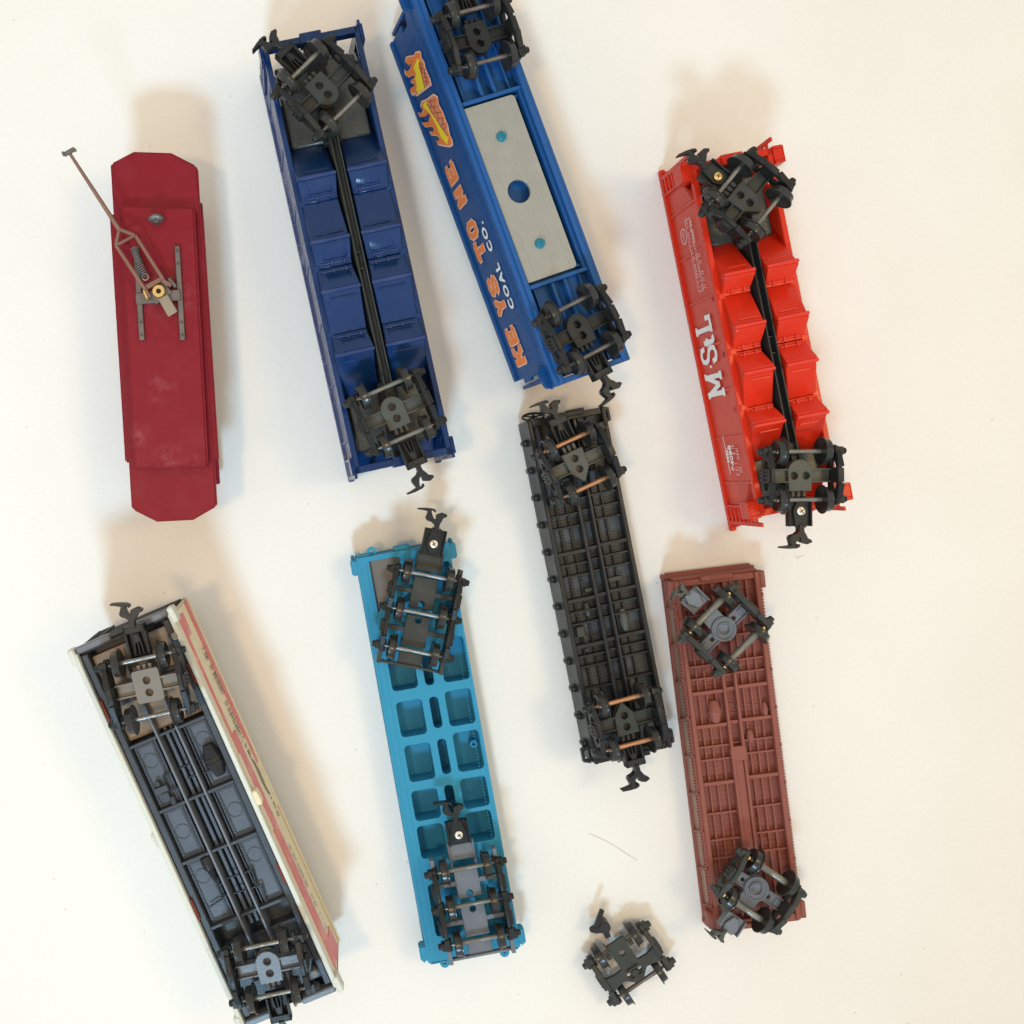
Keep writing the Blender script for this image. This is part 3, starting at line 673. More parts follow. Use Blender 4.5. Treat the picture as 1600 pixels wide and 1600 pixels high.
    # flames, traced onto the wall
    z1 = lambda X, Y: (590+X/5.714, Y/5.714)
    def trace(pts, off, name, mt, grow=0):
        q = [c.LX(*z1(*p), wxs-off) for p in pts]
        Tm = Matrix(((0,0,-1,wxs-off),(1,0,0,0),(0,-1,0,0),(0,0,0,1)))
        pl = [(v.y, -v.z) for v in q]
        if grow:
            g = [(sum(p[0] for p in pl)/len(pl)), (sum(p[1] for p in pl)/len(pl))]
            pl = [(g[0]+(p[0]-g[0])*grow, g[1]+(p[1]-g[1])*grow) for p in pl]
        m = MB(); m.prism(pl, -.001, .001, (), Tm); m.out(name, mt, c.root)
    F1 = [(375,462),(340,468),(322,500),(285,503),(255,515),(250,555),(285,585),(300,560),(282,545),(300,540),(305,580),(290,620),(262,640),(242,620),(250,670),(285,690),(320,670),(335,690),(300,715),(298,735),(325,740),(330,770),(295,790),(290,830),(330,850),(322,820),(350,852),(475,755),(462,700),(440,650),(420,600),(415,560),(388,520),(385,480)]
    F2 = [(500,845),(440,890),(395,910),(385,950),(410,990),(395,1015),(350,1000),(370,1045),(420,1040),(455,1010),(470,1040),(455,1090),(410,1095),(395,1090),(430,1138),(480,1130),(500,1140),(495,1180),(465,1170),(480,1205),(530,1210),(555,1235),(545,1270),(525,1250),(540,1290),(590,1300),(640,1308),(668,1290),(660,1240),(640,1200),(625,1120),(600,1060),(580,1000),(545,940),(535,870)]
    trace(F1, .001, 'flame_decal', 'palepeach', 1.05); trace(F1, .004, 'flame', 'orange', .97)
    trace(F2, .001, 'flame_decal', 'palepeach', 1.04); trace(F2, .004, 'flame', 'orange', .97)
    trace([(355,520),(340,560),(320,610),(345,660),(335,700),(350,760),(345,800),(360,835),(420,785),(408,720),(385,660),(365,600),(372,540)], .007, 'flame_core', 'yellow')
    trace([(435,900),(405,930),(410,960),(440,985),(475,1020),(490,1060),(520,1110),(540,1160),(570,1230),(620,1290),(630,1220),(555,1130),(545,1095),(500,1040),(460,970),(440,930)], .007, 'flame_core', 'yellow')
    cc1 = [(375,520),(372,590),(392,660),(412,720),(422,785),(468,752),(455,700),(436,650),(416,605),(408,565),(385,530)]
    cc2 = [(500,860),(445,895),(450,940),(480,1010),(530,1075),(560,1130),(625,1200),(618,1125),(595,1065),(572,1005),(538,945),(528,880)]
    trace(cc1, .008, 'coal_bed', 'coal'); trace(cc2, .008, 'coal_bed', 'coal')
    for seg in (((372,560),(408,580)),((376,600),(425,620)),((392,650),(435,655)),((405,690),(450,690)),((410,730),(460,730)),((385,575),(395,640)),((415,620),(420,690)),((430,690),(438,760)),
                ((450,910),(520,890)),((470,890),(480,960)),((465,960),(545,950)),((500,940),(515,1010)),((495,1010),(570,1000)),((530,1000),(545,1080)),((540,1060),(590,1050)),((560,1110),(610,1105)),((575,1050),(585,1130)),((590,1160),(618,1120)),((370,560),(420,785)),((440,930),(545,1100)),((545,1100),(625,1220))):
        a, b = [Vector(z1(*p)) for p in seg]; n = (b-a).normalized(); n = Vector((-n.y,n.x))*.35
        z1b = [(a+n),(b+n),(b-n),(a-n)]
        q = [c.LX(v.x, v.y, wxs-.0105) for v in z1b]
        Tm = Matrix(((0,0,-1,wxs-.0105),(1,0,0,0),(0,-1,0,0),(0,0,0,1)))
        m = MB(); m.prism([(v.y,-v.z) for v in q], -.0005-.0002*random.random(), .0006+.0002*random.random(), (), Tm); m.out('coal_joint', 'printblack', c.root)
keystone()
car_truck(ks, 750, 55, 19, 1.30, style='round', sp=.75, hitch=(.42,.8,0,0,False,'tray'), frame='black', plate='black2', axle='gunmetal', wheel='greyplastic' if False else 'wheel')
car_truck(ks, 909, 514, 208, 1.30, style='round', sp=.74, hitch=(.4,.74,0,10,True,'tray'), frame='black', plate='black2', axle='gunmetal')

# ================================================================= FLAT CARS (black, brown)
def underframe(c, wid, length, body, floor, beamx, bearers, strL, strR, h, fz=.18, beamw=.045, rim=.09):
    P = c.part; hw = wid/2; hl = length/2
    m = MB(); m.bb(-hw+.04, hw-.04, -hl+.04, hl-.04, 0.0, fz); P(m, 'deck', floor)
    for s in (-1,1):
        m = MB(); m.bb(s*(hw-rim), s*hw, -hl, hl, .02, h); P(m, 'side_sill', body, bev=.012)
        m = MB(); m.bb(-hw+rim, hw-rim, s*hl, s*(hl-.1), .02, h-.02); m.bb(-.25,.25,s*(hl+.03),s*(hl-.05),h-.2,h+.02); P(m, 'end_sill', body, bev=.012)
    for x in beamx:
        m = MB(); m.bb(x-beamw/2, x+beamw/2, -hl+.1, hl-.1, fz-.02, h); P(m, 'centre_beam', body, bev=.006)
    for y, big in bearers:
        m = MB(); t = .055 if big else .03; zt = h-.02 if big else h-.045
        xs = [-hw+rim, beamx[0]-beamw/2, beamx[1]+beamw/2, hw-rim]
        m.bb(xs[0], xs[1], y-t/2, y+t/2, fz-.02, zt); P(m, 'cross_bearer', body, bev=.005)
        m = MB(); m.bb(xs[2], xs[3], y+.03-t/2, y+.03+t/2, fz-.02, zt); P(m, 'cross_bearer', body, bev=.005)
        m = MB(); m.bb(xs[1]+beamw, xs[2]-beamw, y+.015-t/2, y+.015+t/2, fz-.02, zt-.02); P(m, 'spacer', body, bev=.005)
    for x in list(strL)+list(strR):
        m = MB(); m.bb(x-.013, x+.013, -hl+.1, hl-.1, fz-.02, fz+.05)
        P(m, 'stringer', body, bev=.003)

# black flat car
bk = Thing('flat_car', 'black flat car upside down with copper axles and stake pockets, in the middle', 'model train car', 938, 914, 11.2, .55, roll=5, wid=1.1, group='model railway cars lying upside down')
def black():
    c = bk; hw = .61; ln = 5.25
    ys = [c.L(*q, .45).y for q in ((866,788),(876,826),(884,865),(890,901),(897,938),(905,974),(912,1008),(918,1040),(924,1074))]
    underframe(c, hw*2, ln, 'black2', 'blackfloor', (-.085,.105), [(y, i in (2,4,6)) for i, y in enumerate(ys)]+[(ys[-1]-.36,False),(ys[-1]-.72,False),(ys[0]+.36,False),(ys[0]+.72,False)]+[((a+b)/2,False) for a, b in zip(ys, ys[1:])][::2], (-.40,-.24), (.2,.33), c.h, fz=.38, rim=.065)
    hl = ln/2
    for s in (-1,1):
        for i in range(12):
            y = hl-.32-i*(ln-.6)/11
            m = MB(); X = s*hw
            m.prism([(X,y-.06),(X+s*.06,y-.045),(X+s*.075,y-.02),(X+s*.075,y+.02),(X+s*.06,y+.045),(X,y+.06)], .2, .33); P = m
            m.out('stake_pocket', 'black2', c.root, bev=.008)
            m = MB(); m.cyl((X+s*.036,y,.31),(X+s*.036,y,.342),.02,.017,8); m.out('pocket_stud', 'greyplastic', c.root)
    for i in range(90):
        pass
    k = MB()
    for s in (-1,1):
        for i in range(100):
            y = -hl+.05+i*(ln-.1)/99; k.cyl((s*(hw-.015),y,c.h-.005),(s*(hw-.015),y,c.h+.006),.009,.006,5)
        for x in (-.40,-.24):
            for i in range(90): k.cyl((x+.022,-hl+.1+i*.056,.38),(x+.022,-hl+.1+i*.056,.44),.009,.007,4)
    k.out('rivets', 'black', c.root, kind='stuff')
    # brake gear
    def tankp(px, py, r, L, mt, name):
        p = c.L(px, py, .4); m = MB()
        m.lathe([(-L/2,.02),(-L/2+.01,r*.62),(-L*.2,r*.85),(-.02,r),(.02,r),(L*.2,r*.85),(L/2-.01,r*.62),(L/2,.02)], Matrix.Translation((p.x,p.y,.44)) @ Matrix.Rotation(-PI/2,4,'X'), 18)
        m.out(name, mt, c.root)
    tankp(973, 968, .075, .36, 'greyplastic', 'brake_tank'); tankp(916, 952, .05, .22, 'darkgrey', 'brake_cylinder')
    p = c.L(902, 985, .3); m = MB(); m.box((p.x,p.y,.4),(.12,.16,.14)); m.box((p.x+.06,p.y-.16,.4),(.07,.2,.1)); m.cyl((p.x+.05,p.y-.3,.3),(p.x+.05,p.y-.3,.45),.04); m.out('brake_valve', 'darkgrey', c.root, bev=.01)
    p = c.L(955, 903, .3); m = MB(); m.box((p.x,p.y,.42),(.22,.07,.1)); m.out('lever_bracket', 'darkgrey', c.root, bev=.008)
    p = c.L(915, 920, .3); m = MB(); m.box((p.x,p.y,.42),(.14,.06,.1)); m.out('lever_bracket', 'darkgrey', c.root, bev=.008)
    # brake wheel on its post, corner steps
    p = c.L(834, 651, .45); m = MB(); T = Matrix.Translation((p.x,p.y,.42)) @ Matrix.Rotation(R(-68),4,'X')
    n = 24
    for i in range(n):
        a = 2*PI*i/n; b = 2*PI*(i+1)/n
        m.cyl(T@Vector((.16*math.cos(a),.16*math.sin(a),0)), T@Vector((.16*math.cos(b),.16*math.sin(b),0)), .018,.018,8)
    for i in range(5): a = 2*PI*i/5; m.cyl(T@Vector((0,0,0)), T@Vector((.16*math.cos(a),.16*math.sin(a),0)), .012,.012,6)
    m.cyl(T@Vector((0,0,-.25)), T@Vector((0,0,.04)), .02, .02, 8)
    m.out('brake_wheel', 'black', c.root)
    for sx, sy in ((1,1),(1,-1),(-1,-1)):
        x = sx*hw; y = sy*(hl-.12); m = MB()
        o = [(x,y-.14),(x+sx*.12,y-.1),(x+sx*.12,y+.1),(x,y+.14)]; i_ = [(x+sx*.02,y-.08),(x+sx*.08,y-.06),(x+sx*.08,y+.06),(x+sx*.02,y+.08)]
        m.prism(o, .3,.38,(i_,)); m.out('corner_step', 'black2', c.root, bev=.006)
    m = MB(); m.bb(.05,.3,hl,hl+.05,.35,.5); m.out('step_plate', 'darkgrey', c.root, bev=.008)
black()
car_truck(bk, 904, 724, 24.5, .60, style='house', sp=.72, axle='copper', frame='black2', plate='greyplastic', hitch=(.38,.74,0,-2,False,'tray'))
car_truck(bk, 980, 1128, 193.5, .60, style='house', sp=.66, axle='copper', frame='black2', plate='darkgrey', hitch=(.36,.68,0,0,True,'tray'))

# brown gondola
bn = Thing('gondola_car', 'rust brown gondola car upside down with turned grey trucks, lower right', 'model train car', 1153, 1173, 7, .48, wid=1.15, roll=0, group='model railway cars lying upside down')
def brown():
    c = bn; hw = .645; ln = 5.32; hl = ln/2
    ys = [(c.L(1075,y,.5).y, big) for y, big in ((1045,0),(1087,1),(1140,1),(1173,0),(1194,0),(1231,1),(1279,0),(1321,0),(1005,0),(965,0),(1350,0),(1065,0))]
    underframe(c, hw*2, ln, 'brown', 'brownfloor', (-.08,.1), ys, (-.46,-.34,-.2), (.22,.34,.46), c.h, fz=.36, rim=.07)
    m = MB(); y0 = c.L(1155,1181,.6).y; m.prism(rrect(-.11,.13,y0-.11,y0+.11,.05), .3, c.h+.006); m.out('centre_plate', 'brown', c.root, bev=.006)
    m = MB(); m.bb(-.055,.075,-hl+.2,y0-.1,.3,c.h-.034); m.out('centre_cover', 'brown', c.root, bev=.006)
    # outer walls with posts and recessed panels
    for s in (-1,1):
        m = MB(); m.bb(s*hw, s*(hw+.01), -hl, hl, 0, .36); m.out('side_wall', 'brownpanel' if s<0 else 'brown', c.root, bev=.004)
        m = MB(); m.bb(s*(hw-.01), s*(hw+.05), -hl-.02, hl+.02, 0, .07); m.out('top_rim', 'brown', c.root, bev=.012)
        m = MB(); m.bb(s*(hw-.03), s*(hw+.03), -hl, hl, .36, .44); m.out('lower_flange', 'brown', c.root, bev=.01)
        for i in range(9):
            y = -hl+.35+i*(ln-.7)/8
            m = MB(); m.hexa([(s*hw,y-.16,.04),(s*(hw+.04),y-.15,.04),(s*(hw+.04),y-.11,.04),(s*hw,y-.1,.04),(s*hw,y-.03,.44),(s*(hw+.05),y-.02,.44),(s*(hw+.05),y+.02,.44),(s*hw,y+.03,.44)]); m.out('side_post', 'brown', c.root, bev=.008)
        k = MB()
        for i in range(110): y = -hl+.06+i*(ln-.12)/109; k.box((s*(hw+.035), y, .40), (.03,.024,.04))
        k.out('rivets', 'brown', c.root, kind='stuff')
    for s in (-1,1):
        m = MB(); m.bb(-hw-.06, hw+.06, s*hl, s*(hl+.07), 0, .2); m.bb(-hw, hw, s*hl, s*(hl+.04), .2, .42); m.bb(-hw-.02,hw+.02,s*(hl-.02),s*(hl+.1),.1,.15); m.out('end_wall', 'brown', c.root, bev=.012)
        for x in (-1,1):
            m = MB(); m.bb(x*(hw-.1), x*(hw+.09), s*(hl-.02), s*(hl-.3), .26, .31); m.bb(x*(hw+.02), x*(hw+.1), s*(hl+.0), s*(hl-.26), .26, .45)
            m.out('corner_step', 'brown', c.root, bev=.015)
    def T(px,py,r,L,name,z=.42):
        p = c.L(px,py,z); m = MB()
        m.lathe([(-L/2,.01),(-L/2,r*.5),(-L*.42,r*.72),(-.02,r),(.0,r*1.08),(.02,r),(L*.42,r*.72),(L/2,r*.5),(L/2,.01)], Matrix.Translation((p.x,p.y,z)) @ Matrix.Rotation(-PI/2,4,'X'), 18); m.out(name, 'brown', c.root)
    T(1116,1111,.1,.34,'brake_tank'); T(1172,1150,.055,.2,'brake_cylinder'); T(1195,1108,.045,.22,'brake_valve')
    k = [((1092,1069),(1126,1065)),((1124,1100),(1160,1098)),((1125,1117),(1150,1112)),((1165,1108),(1180,1102)),((1170,1122),(1178,1108)),((1155,1100),(1190,1100)),((1118,1183),(1140,1177)),((1120,1184),(1121,1192)),((1155,1090),(1158,1140)),((1161,1080),(1164,1130))]
    for a, b in k:
        p = c.L(*a,.36); q = c.L(*b,.36); m = MB(); m.cyl((p.x,p.y,.36),(q.x,q.y,.36),.013,.013,6); m.out('brake_rod', 'brown', c.root)
brown()
car_truck(bn, 1134, 984, 45, .5, style='ring', sp=.72, axle='oldsteel', frame='darkgrey', plate='bluegrey', hitch=(.46,.74,.0,20,False,'grey'))
car_truck(bn, 1185, 1392, 146, .5, style='ring', sp=.66, axle='oldsteel', frame='darkgrey', plate='bluegrey', hitch=(.5,.76,.05,-10,True,'grey'))

# ================================================================= LIGHT BLUE FLAT CAR
lb = Thing('container_flat_car', 'light blue flat car upside down with rounded pockets and six-wheel trucks, lower middle', 'model train car', 685, 1176, 10.1, .5, wid=1.4, group='model railway cars lying upside down')
def lightblue():
    c = lb; h = c.h; hw = .71; ln = 6.22; hl = ln/2
    holes = []
    rows = [((629,1049),.74,.86),((643,1122),.40,.54),((656,1191),.40,.60),((666,1257),.36,.46),((675,1314),.37,.5)]
    ysr = []
    for (px,py), wd, ht in rows:
        p = c.L(px,py,h); wd = .4; ht = min(ht,.56) if wd < .5 else ht
        holes.append(rrect(p.x-wd/2,p.x+wd/2,p.y-ht/2,p.y+ht/2,.065))
        ysr.append((p.y,ht,p.x))
    for (px,py), ht in (((709,1030),.66),((719,1105),.54),((732,1173),.6),((742,1238),.46),((750,1291),.46)):
        p = c.L(px,py,h); wd = .4
        holes.append(rrect(p.x-wd/2,p.x+wd/2,p.y-ht/2,p.y+ht/2,.065))
    for (px,py), ht in (((668,1045),.5),((681,1113),.48),((694,1182),.54),((704,1248),.42)):
        p = c.L(px,py,h); holes.append(rrect(p.x-.07,p.x+.07,p.y-ht/2,p.y+ht/2,.06))
    p = c.L(600,910,h); holes.append([(p.x-.17,p.y-.45),(p.x+.12,p.y-.1),(p.x+.25,p.y+.35),(p.x-.17,p.y+.35)])
    p = c.L(690,920,h); holes.append(rrect(p.x-.2,p.x+.2,p.y-.4,p.y+.4,.06))
    p = c.L(695,1420,h); holes.append(rrect(p.x-.2,p.x+.2,p.y-.4,p.y+.4,.06))
    p = c.L(775,1420,h); holes.append(rrect(p.x-.2,p.x+.2,p.y-.4,p.y+.4,.06))
    o = [(-hw,-hl),(hw,-hl),(hw,hl),(-hw,hl)]
    m = MB(); m.prism(o, h-.06, h, holes); c.part(m, 'underframe', 'sky', bev=.006)
    m = MB(); m.prism([(p[0]*.995,p[1]*.999) for p in o], .12, h-.061, holes); c.part(m, 'frame_walls', 'sky')
    m = MB(); m.bb(-hw-.01,hw+.01,-hl-.01,hl+.01,0,.119); c.part(m, 'deck', 'sky', bev=.01)
    k = MB()
    for s in (-1,1):
        for q in (0,1):
            for i in range(120): k.cyl((s*(hw-.045-.09*q),-hl+.15+i*.05,h-.004),(s*(hw-.045-.09*q),-hl+.15+i*.05,h+.006),.012,.008,5)
    c.part(k, 'rivets', 'sky', kind='stuff')
    for sx in (-1,1):
        for sy in (-1,1):
            m = MB(); x = sx*hw; y = sy*hl
            m.bb(x-sx*.02, x+sx*.1, y-sy*.02, y-sy*.26, h-.22, h-.02); m.bb(x-sx*.3,x-sx*.02,y,y+sy*.05,h-.2,h-.02)
            m.bb(x+sx*.02,x+sx*.08,y+sy*.05,y-sy*.06,h-.3,h-.12)
            c.part(m, 'corner_step', 'sky', bev=.02, seg=2)
            m = MB(); m.prism(ring(x-sx*.25,y+sy*.06,.075,16), h-.1, h-.04, (ring(x-sx*.25,y+sy*.06,.025,10),)); c.part(m, 'bracket_eye', 'sky')
    m = MB(); m.bb(-.12,.12,hl,hl+.08,h-.2,h-.05); c.part(m, 'end_block', 'sky', bev=.01)
    m = MB(); m.bb(-.12,.12,-hl,-hl-.05,h-.2,h-.05); c.part(m, 'end_block', 'sky', bev=.01)
    p = c.L(600,915,h-.1); m = MB(); m.bb(p.x-.2,p.x+.35,p.y-.5,p.y+.4,.12,h-.1); c.part(m, 'weight_plate', 'taupe')
    p = c.L(740,1162,.3); m = MB(); m.lathe([(.12,.02),(.12,.06),(.32,.055),(.32,.03),(.26,.028),(.26,.002)], Matrix.Translation((p.x,p.y,0)), 16); c.part(m, 'peg', 'sky')
    for yy in (hl-.9, -hl+.9):
        m = MB(); m.cyl((0,yy,h),(0,yy,h+.12),.16,.16,20); c.part(m, 'truck_mount', 'sky', bev=.01)
lightblue()
car_truck(lb, 657, 958, -11.2, .55, style='six', sp=.57, frame='black', plate='darkgrey', axle='steel', hitch=(.86,1.26,0,8,False,'screw'))
car_truck(lb, 738, 1412, 11, .55, style='six', sp=.54, frame='black', plate='bluegrey', axle='oldsteel', hitch=(.86,1.22,0,-4,False,'screw'))

# ================================================================= WHITE BOX CAR
wh = Thing('box_car', 'cream box car tilted upside down with faded pink stripe and slate floor, lower left', 'model train car', 316, 1270, 23.5, 1.5, roll=-3, pitch=2.6, wid=1.2, group='model railway cars lying upside down')
def white():
    c = wh; h = c.h; P = c.part
    a = c.L(116,1022,h); b = c.L(360,1572,h); r = c.L(292,1001,h); hl = 3.02
    y1 = c.L(205,985,h).y; y0 = y1-5.78; ym = (y0+y1)/2; hl = (y1-y0)/2
    xl = a.x*.5+b.x*.5; xr = xl+1.50
    xm = (xl+xr)/2; hw = (xr-xl)/2
    def X(v): return xm+v
    for s in (-1,1):
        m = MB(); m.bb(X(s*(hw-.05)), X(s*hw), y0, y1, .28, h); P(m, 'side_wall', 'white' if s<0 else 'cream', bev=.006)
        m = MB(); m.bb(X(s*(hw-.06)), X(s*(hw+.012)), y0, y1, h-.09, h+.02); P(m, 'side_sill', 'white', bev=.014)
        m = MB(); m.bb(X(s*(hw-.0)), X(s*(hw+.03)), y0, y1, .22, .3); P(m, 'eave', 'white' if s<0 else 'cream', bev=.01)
        y = ym+.05
        m = MB(); m.bb(X(s*(hw)), X(s*(hw+.014)), y-.6, y+.6, .3, h-.12); P(m, 'door', 'cream' if s>0 else 'white', bev=.01)
        m = MB(); m.bb(X(s*(hw)), X(s*(hw+(.09 if s>0 else .05))), y-.12, y+.1, h-.14, h+.025); P(m, 'door_latch', 'cream' if s>0 else 'white', bev=.02)
        for yy in (y0+.03, y1-.03):
            m = MB(); m.bb(X(s*(hw-.04)), X(s*(hw+.06)), yy-.12, yy+.12, h-.18, h+.03); P(m, 'corner_step', 'white', bev=.02)
        for yy in (ym+2.0, ym-1.1):
            m = MB(); m.bb(X(s*(hw-.1)), X(s*(hw-.07)), yy-.16, yy+.16, h-.05, h+.0); P(m, 'door_stop', 'rust', bev=.01)
    for s, y in ((1,y1),(-1,y0)):
        m = MB(); m.bb(X(-hw+.0), X(hw-.0), y, y-s*.06, .25, h-.1); P(m, 'end_wall', 'black2', bev=.01)
        for i in range(9):
            z = .35+i*.125; m = MB(); m.bb(X(-hw+.05),X(hw-.05),y,y+s*.03,z,z+.05); P(m, 'end_corrugation', 'black2', bev=.01)
        m = MB(); m.bb(X(-hw+.05),X(-.18),y-s*.02,y+s*.08,h-.14,h-.02); m.bb(X(.18),X(hw-.05),y-s*.02,y+s*.08,h-.14,h-.02); P(m, 'end_sill', 'bluegrey', bev=.02)
        m = MB()
        for x in (-.66,-.42): m.bb(X(x),X(x+.025),y+s*.03,y+s*.06,.3,h-.1)
        for i in range(6): m.bb(X(-.66),X(-.42),y+s*.035,y+s*.06,.35+i*.18,.375+i*.18)
        P(m, 'end_ladder', 'darkgrey')
    # peaked roof it lies on
    m = MB(); Tm = Matrix(((1,0,0,xm),(0,0,1,y0),(0,1,0,0),(0,0,0,1)))
    m.prism([(-hw,.25),(hw,.25),(hw,.2),(0,.0),(-hw,.2)], 0, y1-y0, (), Tm); P(m, 'roof', 'taupe', bev=.01)
    # floor and the moulded underframe
    m = MB(); m.bb(X(-hw+.07), X(hw-.07), y0+.05, y1-.05, h-.5, h-.34); P(m, 'floor', 'slate')
    for s in (-1,1):
        m = MB(); m.bb(X(s*(hw-.17)), X(s*(hw-.078)), y0+.06, y1-.06, h-.35, h-.045); P(m, 'floor_frame', 'slate', bev=.012)
    parts = [c.L(270,1142,h).y, c.L(312,1245,h).y, c.L(346,1327,h).y, c.L(387,1430,h).y]
    for y in parts:
        for s in (-1,1):
            m = MB(); m.bb(X(s*.17), X(s*(hw-.17)), y-.022, y+.022, h-.35, h-.04); P(m, 'cross_bearer', 'slate', bev=.006)
        m = MB(); m.bb(X(-.13),X(.13), y-.02, y+.02, h-.35, h-.06); P(m, 'spacer', 'slate', bev=.006)
    for s in (-1,1):
        m = MB(); m.bb(X(s*.13), X(s*.165), y0+.3, y1-.3, h-.35, h-.03); P(m, 'centre_beam', 'bluegrey', bev=.008)
        m = MB(); m.bb(X(s*.215), X(s*.235), parts[3], parts[0], h-.15, h-.115); P(m, 'stringer', 'slate', bev=.004)
    for x in (-.045,.045):
        m = MB(); m.bb(X(x-.025), X(x+.025), parts[3]-.2, parts[0]+.1, h-.35, h-.17); P(m, 'centre_rib', 'slatefloor', bev=.006)
    # outline frames of the floor panels, with faint moulding rings
    ext = parts
    for i in range(3):
        for s in (-1,1):
            ya, yb_ = ext[i]-.05, ext[i+1]+.05
            xa, xb = sorted((X(s*.26), X(s*(hw-.2))))
            m = MB(); m.bb(xa-.01,xb+.035,yb_-.02,ya+.02,h-.34,h-.141); P(m, 'floor_plate', 'slatefloor')
            m = MB(); m.prism([(xa,yb_),(xb,yb_),(xb,ya),(xa,ya)], h-.142, h-.125, ([(xa+.035,yb_+.035),(xb-.035,yb_+.035),(xb-.035,ya-.035),(xa+.035,ya-.035)],)); P(m, 'floor_panel', 'slate')
            k = MB()
            n = int(abs(ya-yb_)/.045)
            for j in range(n):
                for xx in (xa+.017, xb-.017): k.cyl((xx,yb_+.02+j*.045,h-.126),(xx,yb_+.02+j*.045,h-.115),.009,.006,5)
            P(k, 'rivets', 'slate', kind='stuff')
            yc = ya-.25 if i != 1 else (ya+yb_)/2
            m = MB(); m.prism(ring((xa+xb)/2, yc, .11, 28), h-.141, h-.134, (ring((xa+xb)/2, yc, .1, 28),)); P(m, 'moulding_ring', 'slate')
    # worn metal floor under the first truck
    m = MB(); m.bb(X(-hw+.17), X(hw-.17), parts[0]+.06, y1-.14, h-.34, h-.16); P(m, 'metal_floor', 'slatecopper', bev=.01)
    m = MB(); m.bb(X(-hw+.17), X(hw-.17), y0+.14, parts[3]-.35, h-.34, h-.16); P(m, 'metal_floor', 'slate', bev=.01)
    for q in (0,1):
        y = (c.L(230,1073,h).y, c.L(419,1515,h).y)[q]
        m = MB(); m.bb(X(-hw+.18),X(hw-.18),y-.12,y+.12,h-.12,h-.05); m.cyl((X(0),y,h-.05),(X(0),y,h+.06),.14,.14,20); P(m, 'body_bolster', 'slate', bev=.01)
    # brake gear
    p = c.L(333,1190,h); m = MB()
    m.lathe([(-.24,.05),(-.235,.075),(-.06,.135),(-.055,.145),(-.02,.145),(-.015,.135),(.015,.135),(.02,.145),(.055,.145),(.06,.135),(.235,.075),(.24,.05)], Matrix.Translation((p.x,p.y,h-.1)) @ Matrix.Rotation(R(-90),4,'X'), 8); P(m, 'brake_tank', 'black2')
    p = c.L(327,1360,h); m = MB(); m.lathe([(-.2,.01),(-.18,.03),(-.02,.06),(.0,.08),(.12,.09),(.18,.08),(.2,.04)], Matrix.Translation((p.x,p.y,h-.08)) @ Matrix.Rotation(R(-90),4,'X'), 14); P(m, 'brake_cylinder', 'black')
    p = c.L(254,1238,h); m = MB(); m.box((p.x-.02,p.y+.02,h-.1),(.2,.1,.1)); m.box((p.x,p.y-.1,h-.09),(.11,.14,.1)); m.cyl((p.x+.06,p.y-.12,h-.1),(p.x+.06,p.y-.3,h-.1),.045,.045,12); m.cyl((p.x-.04,p.y+.08,h-.09),(p.x-.04,p.y+.16,h-.09),.04,.03,12); P(m, 'brake_valve', 'slate', bev=.01)
    rods = [[(255,1212),(272,1204)],[(255,1212),(262,1237)],[(262,1237),(278,1230)],[(278,1230),(285,1252)],[(312,1188),(322,1183)],[(317,1208),(328,1203)],[(280,1200),(300,1192)],[(293,1216),(308,1210)],
            [(334,1370),(347,1400)],[(340,1384),(350,1378)],[(347,1402),(357,1398)],[(328,1417),(348,1404)],[(356,1372),(373,1366)],[(366,1396),(383,1390)],[(379,1364),(394,1359)],[(394,1359),(400,1382)],[(392,1388),(408,1382)],[(408,1382),(416,1408)]]
    for a_, b_ in rods:
        p = c.L(*a_,h-.08); q = c.L(*b_,h-.08); m = MB(); m.cyl(p, q, .014,.014,6); P(m, 'brake_rod', 'black2')
    for q, rr in (((273,994),.055),((491,1521),.055)):
        p = c.L(*q,h); m = MB(); m.cyl((p.x,p.y,h-.2),(p.x,p.y,h+.02),rr,rr,18); P(m, 'pin', 'taupe', bev=.008)
    # stripe and print on the right-hand wall
    xs = X(hw)+.012
    xs = X(hw)+.016
    for ya, yb_, za, zb_ in ((ym+.9, y1-.1, h-.36, h-.26), (y0+.1, ym+.9, h-.62, h-.28), (ym+.2, y1-.03, .32, .50), (y1-.45, y1-.12, h-.62, h-.37), (y0+.05, y0+.4, .5, h-.62)):
        m = MB(); m.bb(xs-.02, xs, ya, yb_, za, zb_); P(m, 'stripe', 'pink')
    for y, z, L_, h_ in ((y1-.75, .62, .75, .2), (y1-1.6, .66, .9, .16), (ym-.2, .5, .5, .1), (y0+1.9, .66, 1.4, .07)):
        scribble(c.root, rightwall(xs+.002, y, z+.1), L_, h_, 'darkgrey')
    m = MB(); m.prism([(0,0),(.2,.05),(.4,.02),(.62,.09),(.7,.2),(.5,.16),(.3,.2),(.1,.12)], 0, .002); m.out('worn_patch', 'taupe', c.root, matrix=rightwall(xs+.003, ym+.4, .72))
white()
car_truck(wh, 230, 1074, 13, 1.50, style='square', sp=.8, frame='black', plate='taupe', axle='steel', hitch=(.42,.86,0,-12,False,'tray'), sfx=.49)
car_truck(wh, 419, 1515, 193, 1.50, style='round', sp=.72, frame='black', plate='bluegrey', axle='oldsteel', hitch=(.42,.8,0,0,True,'tray'), sfx=.49)

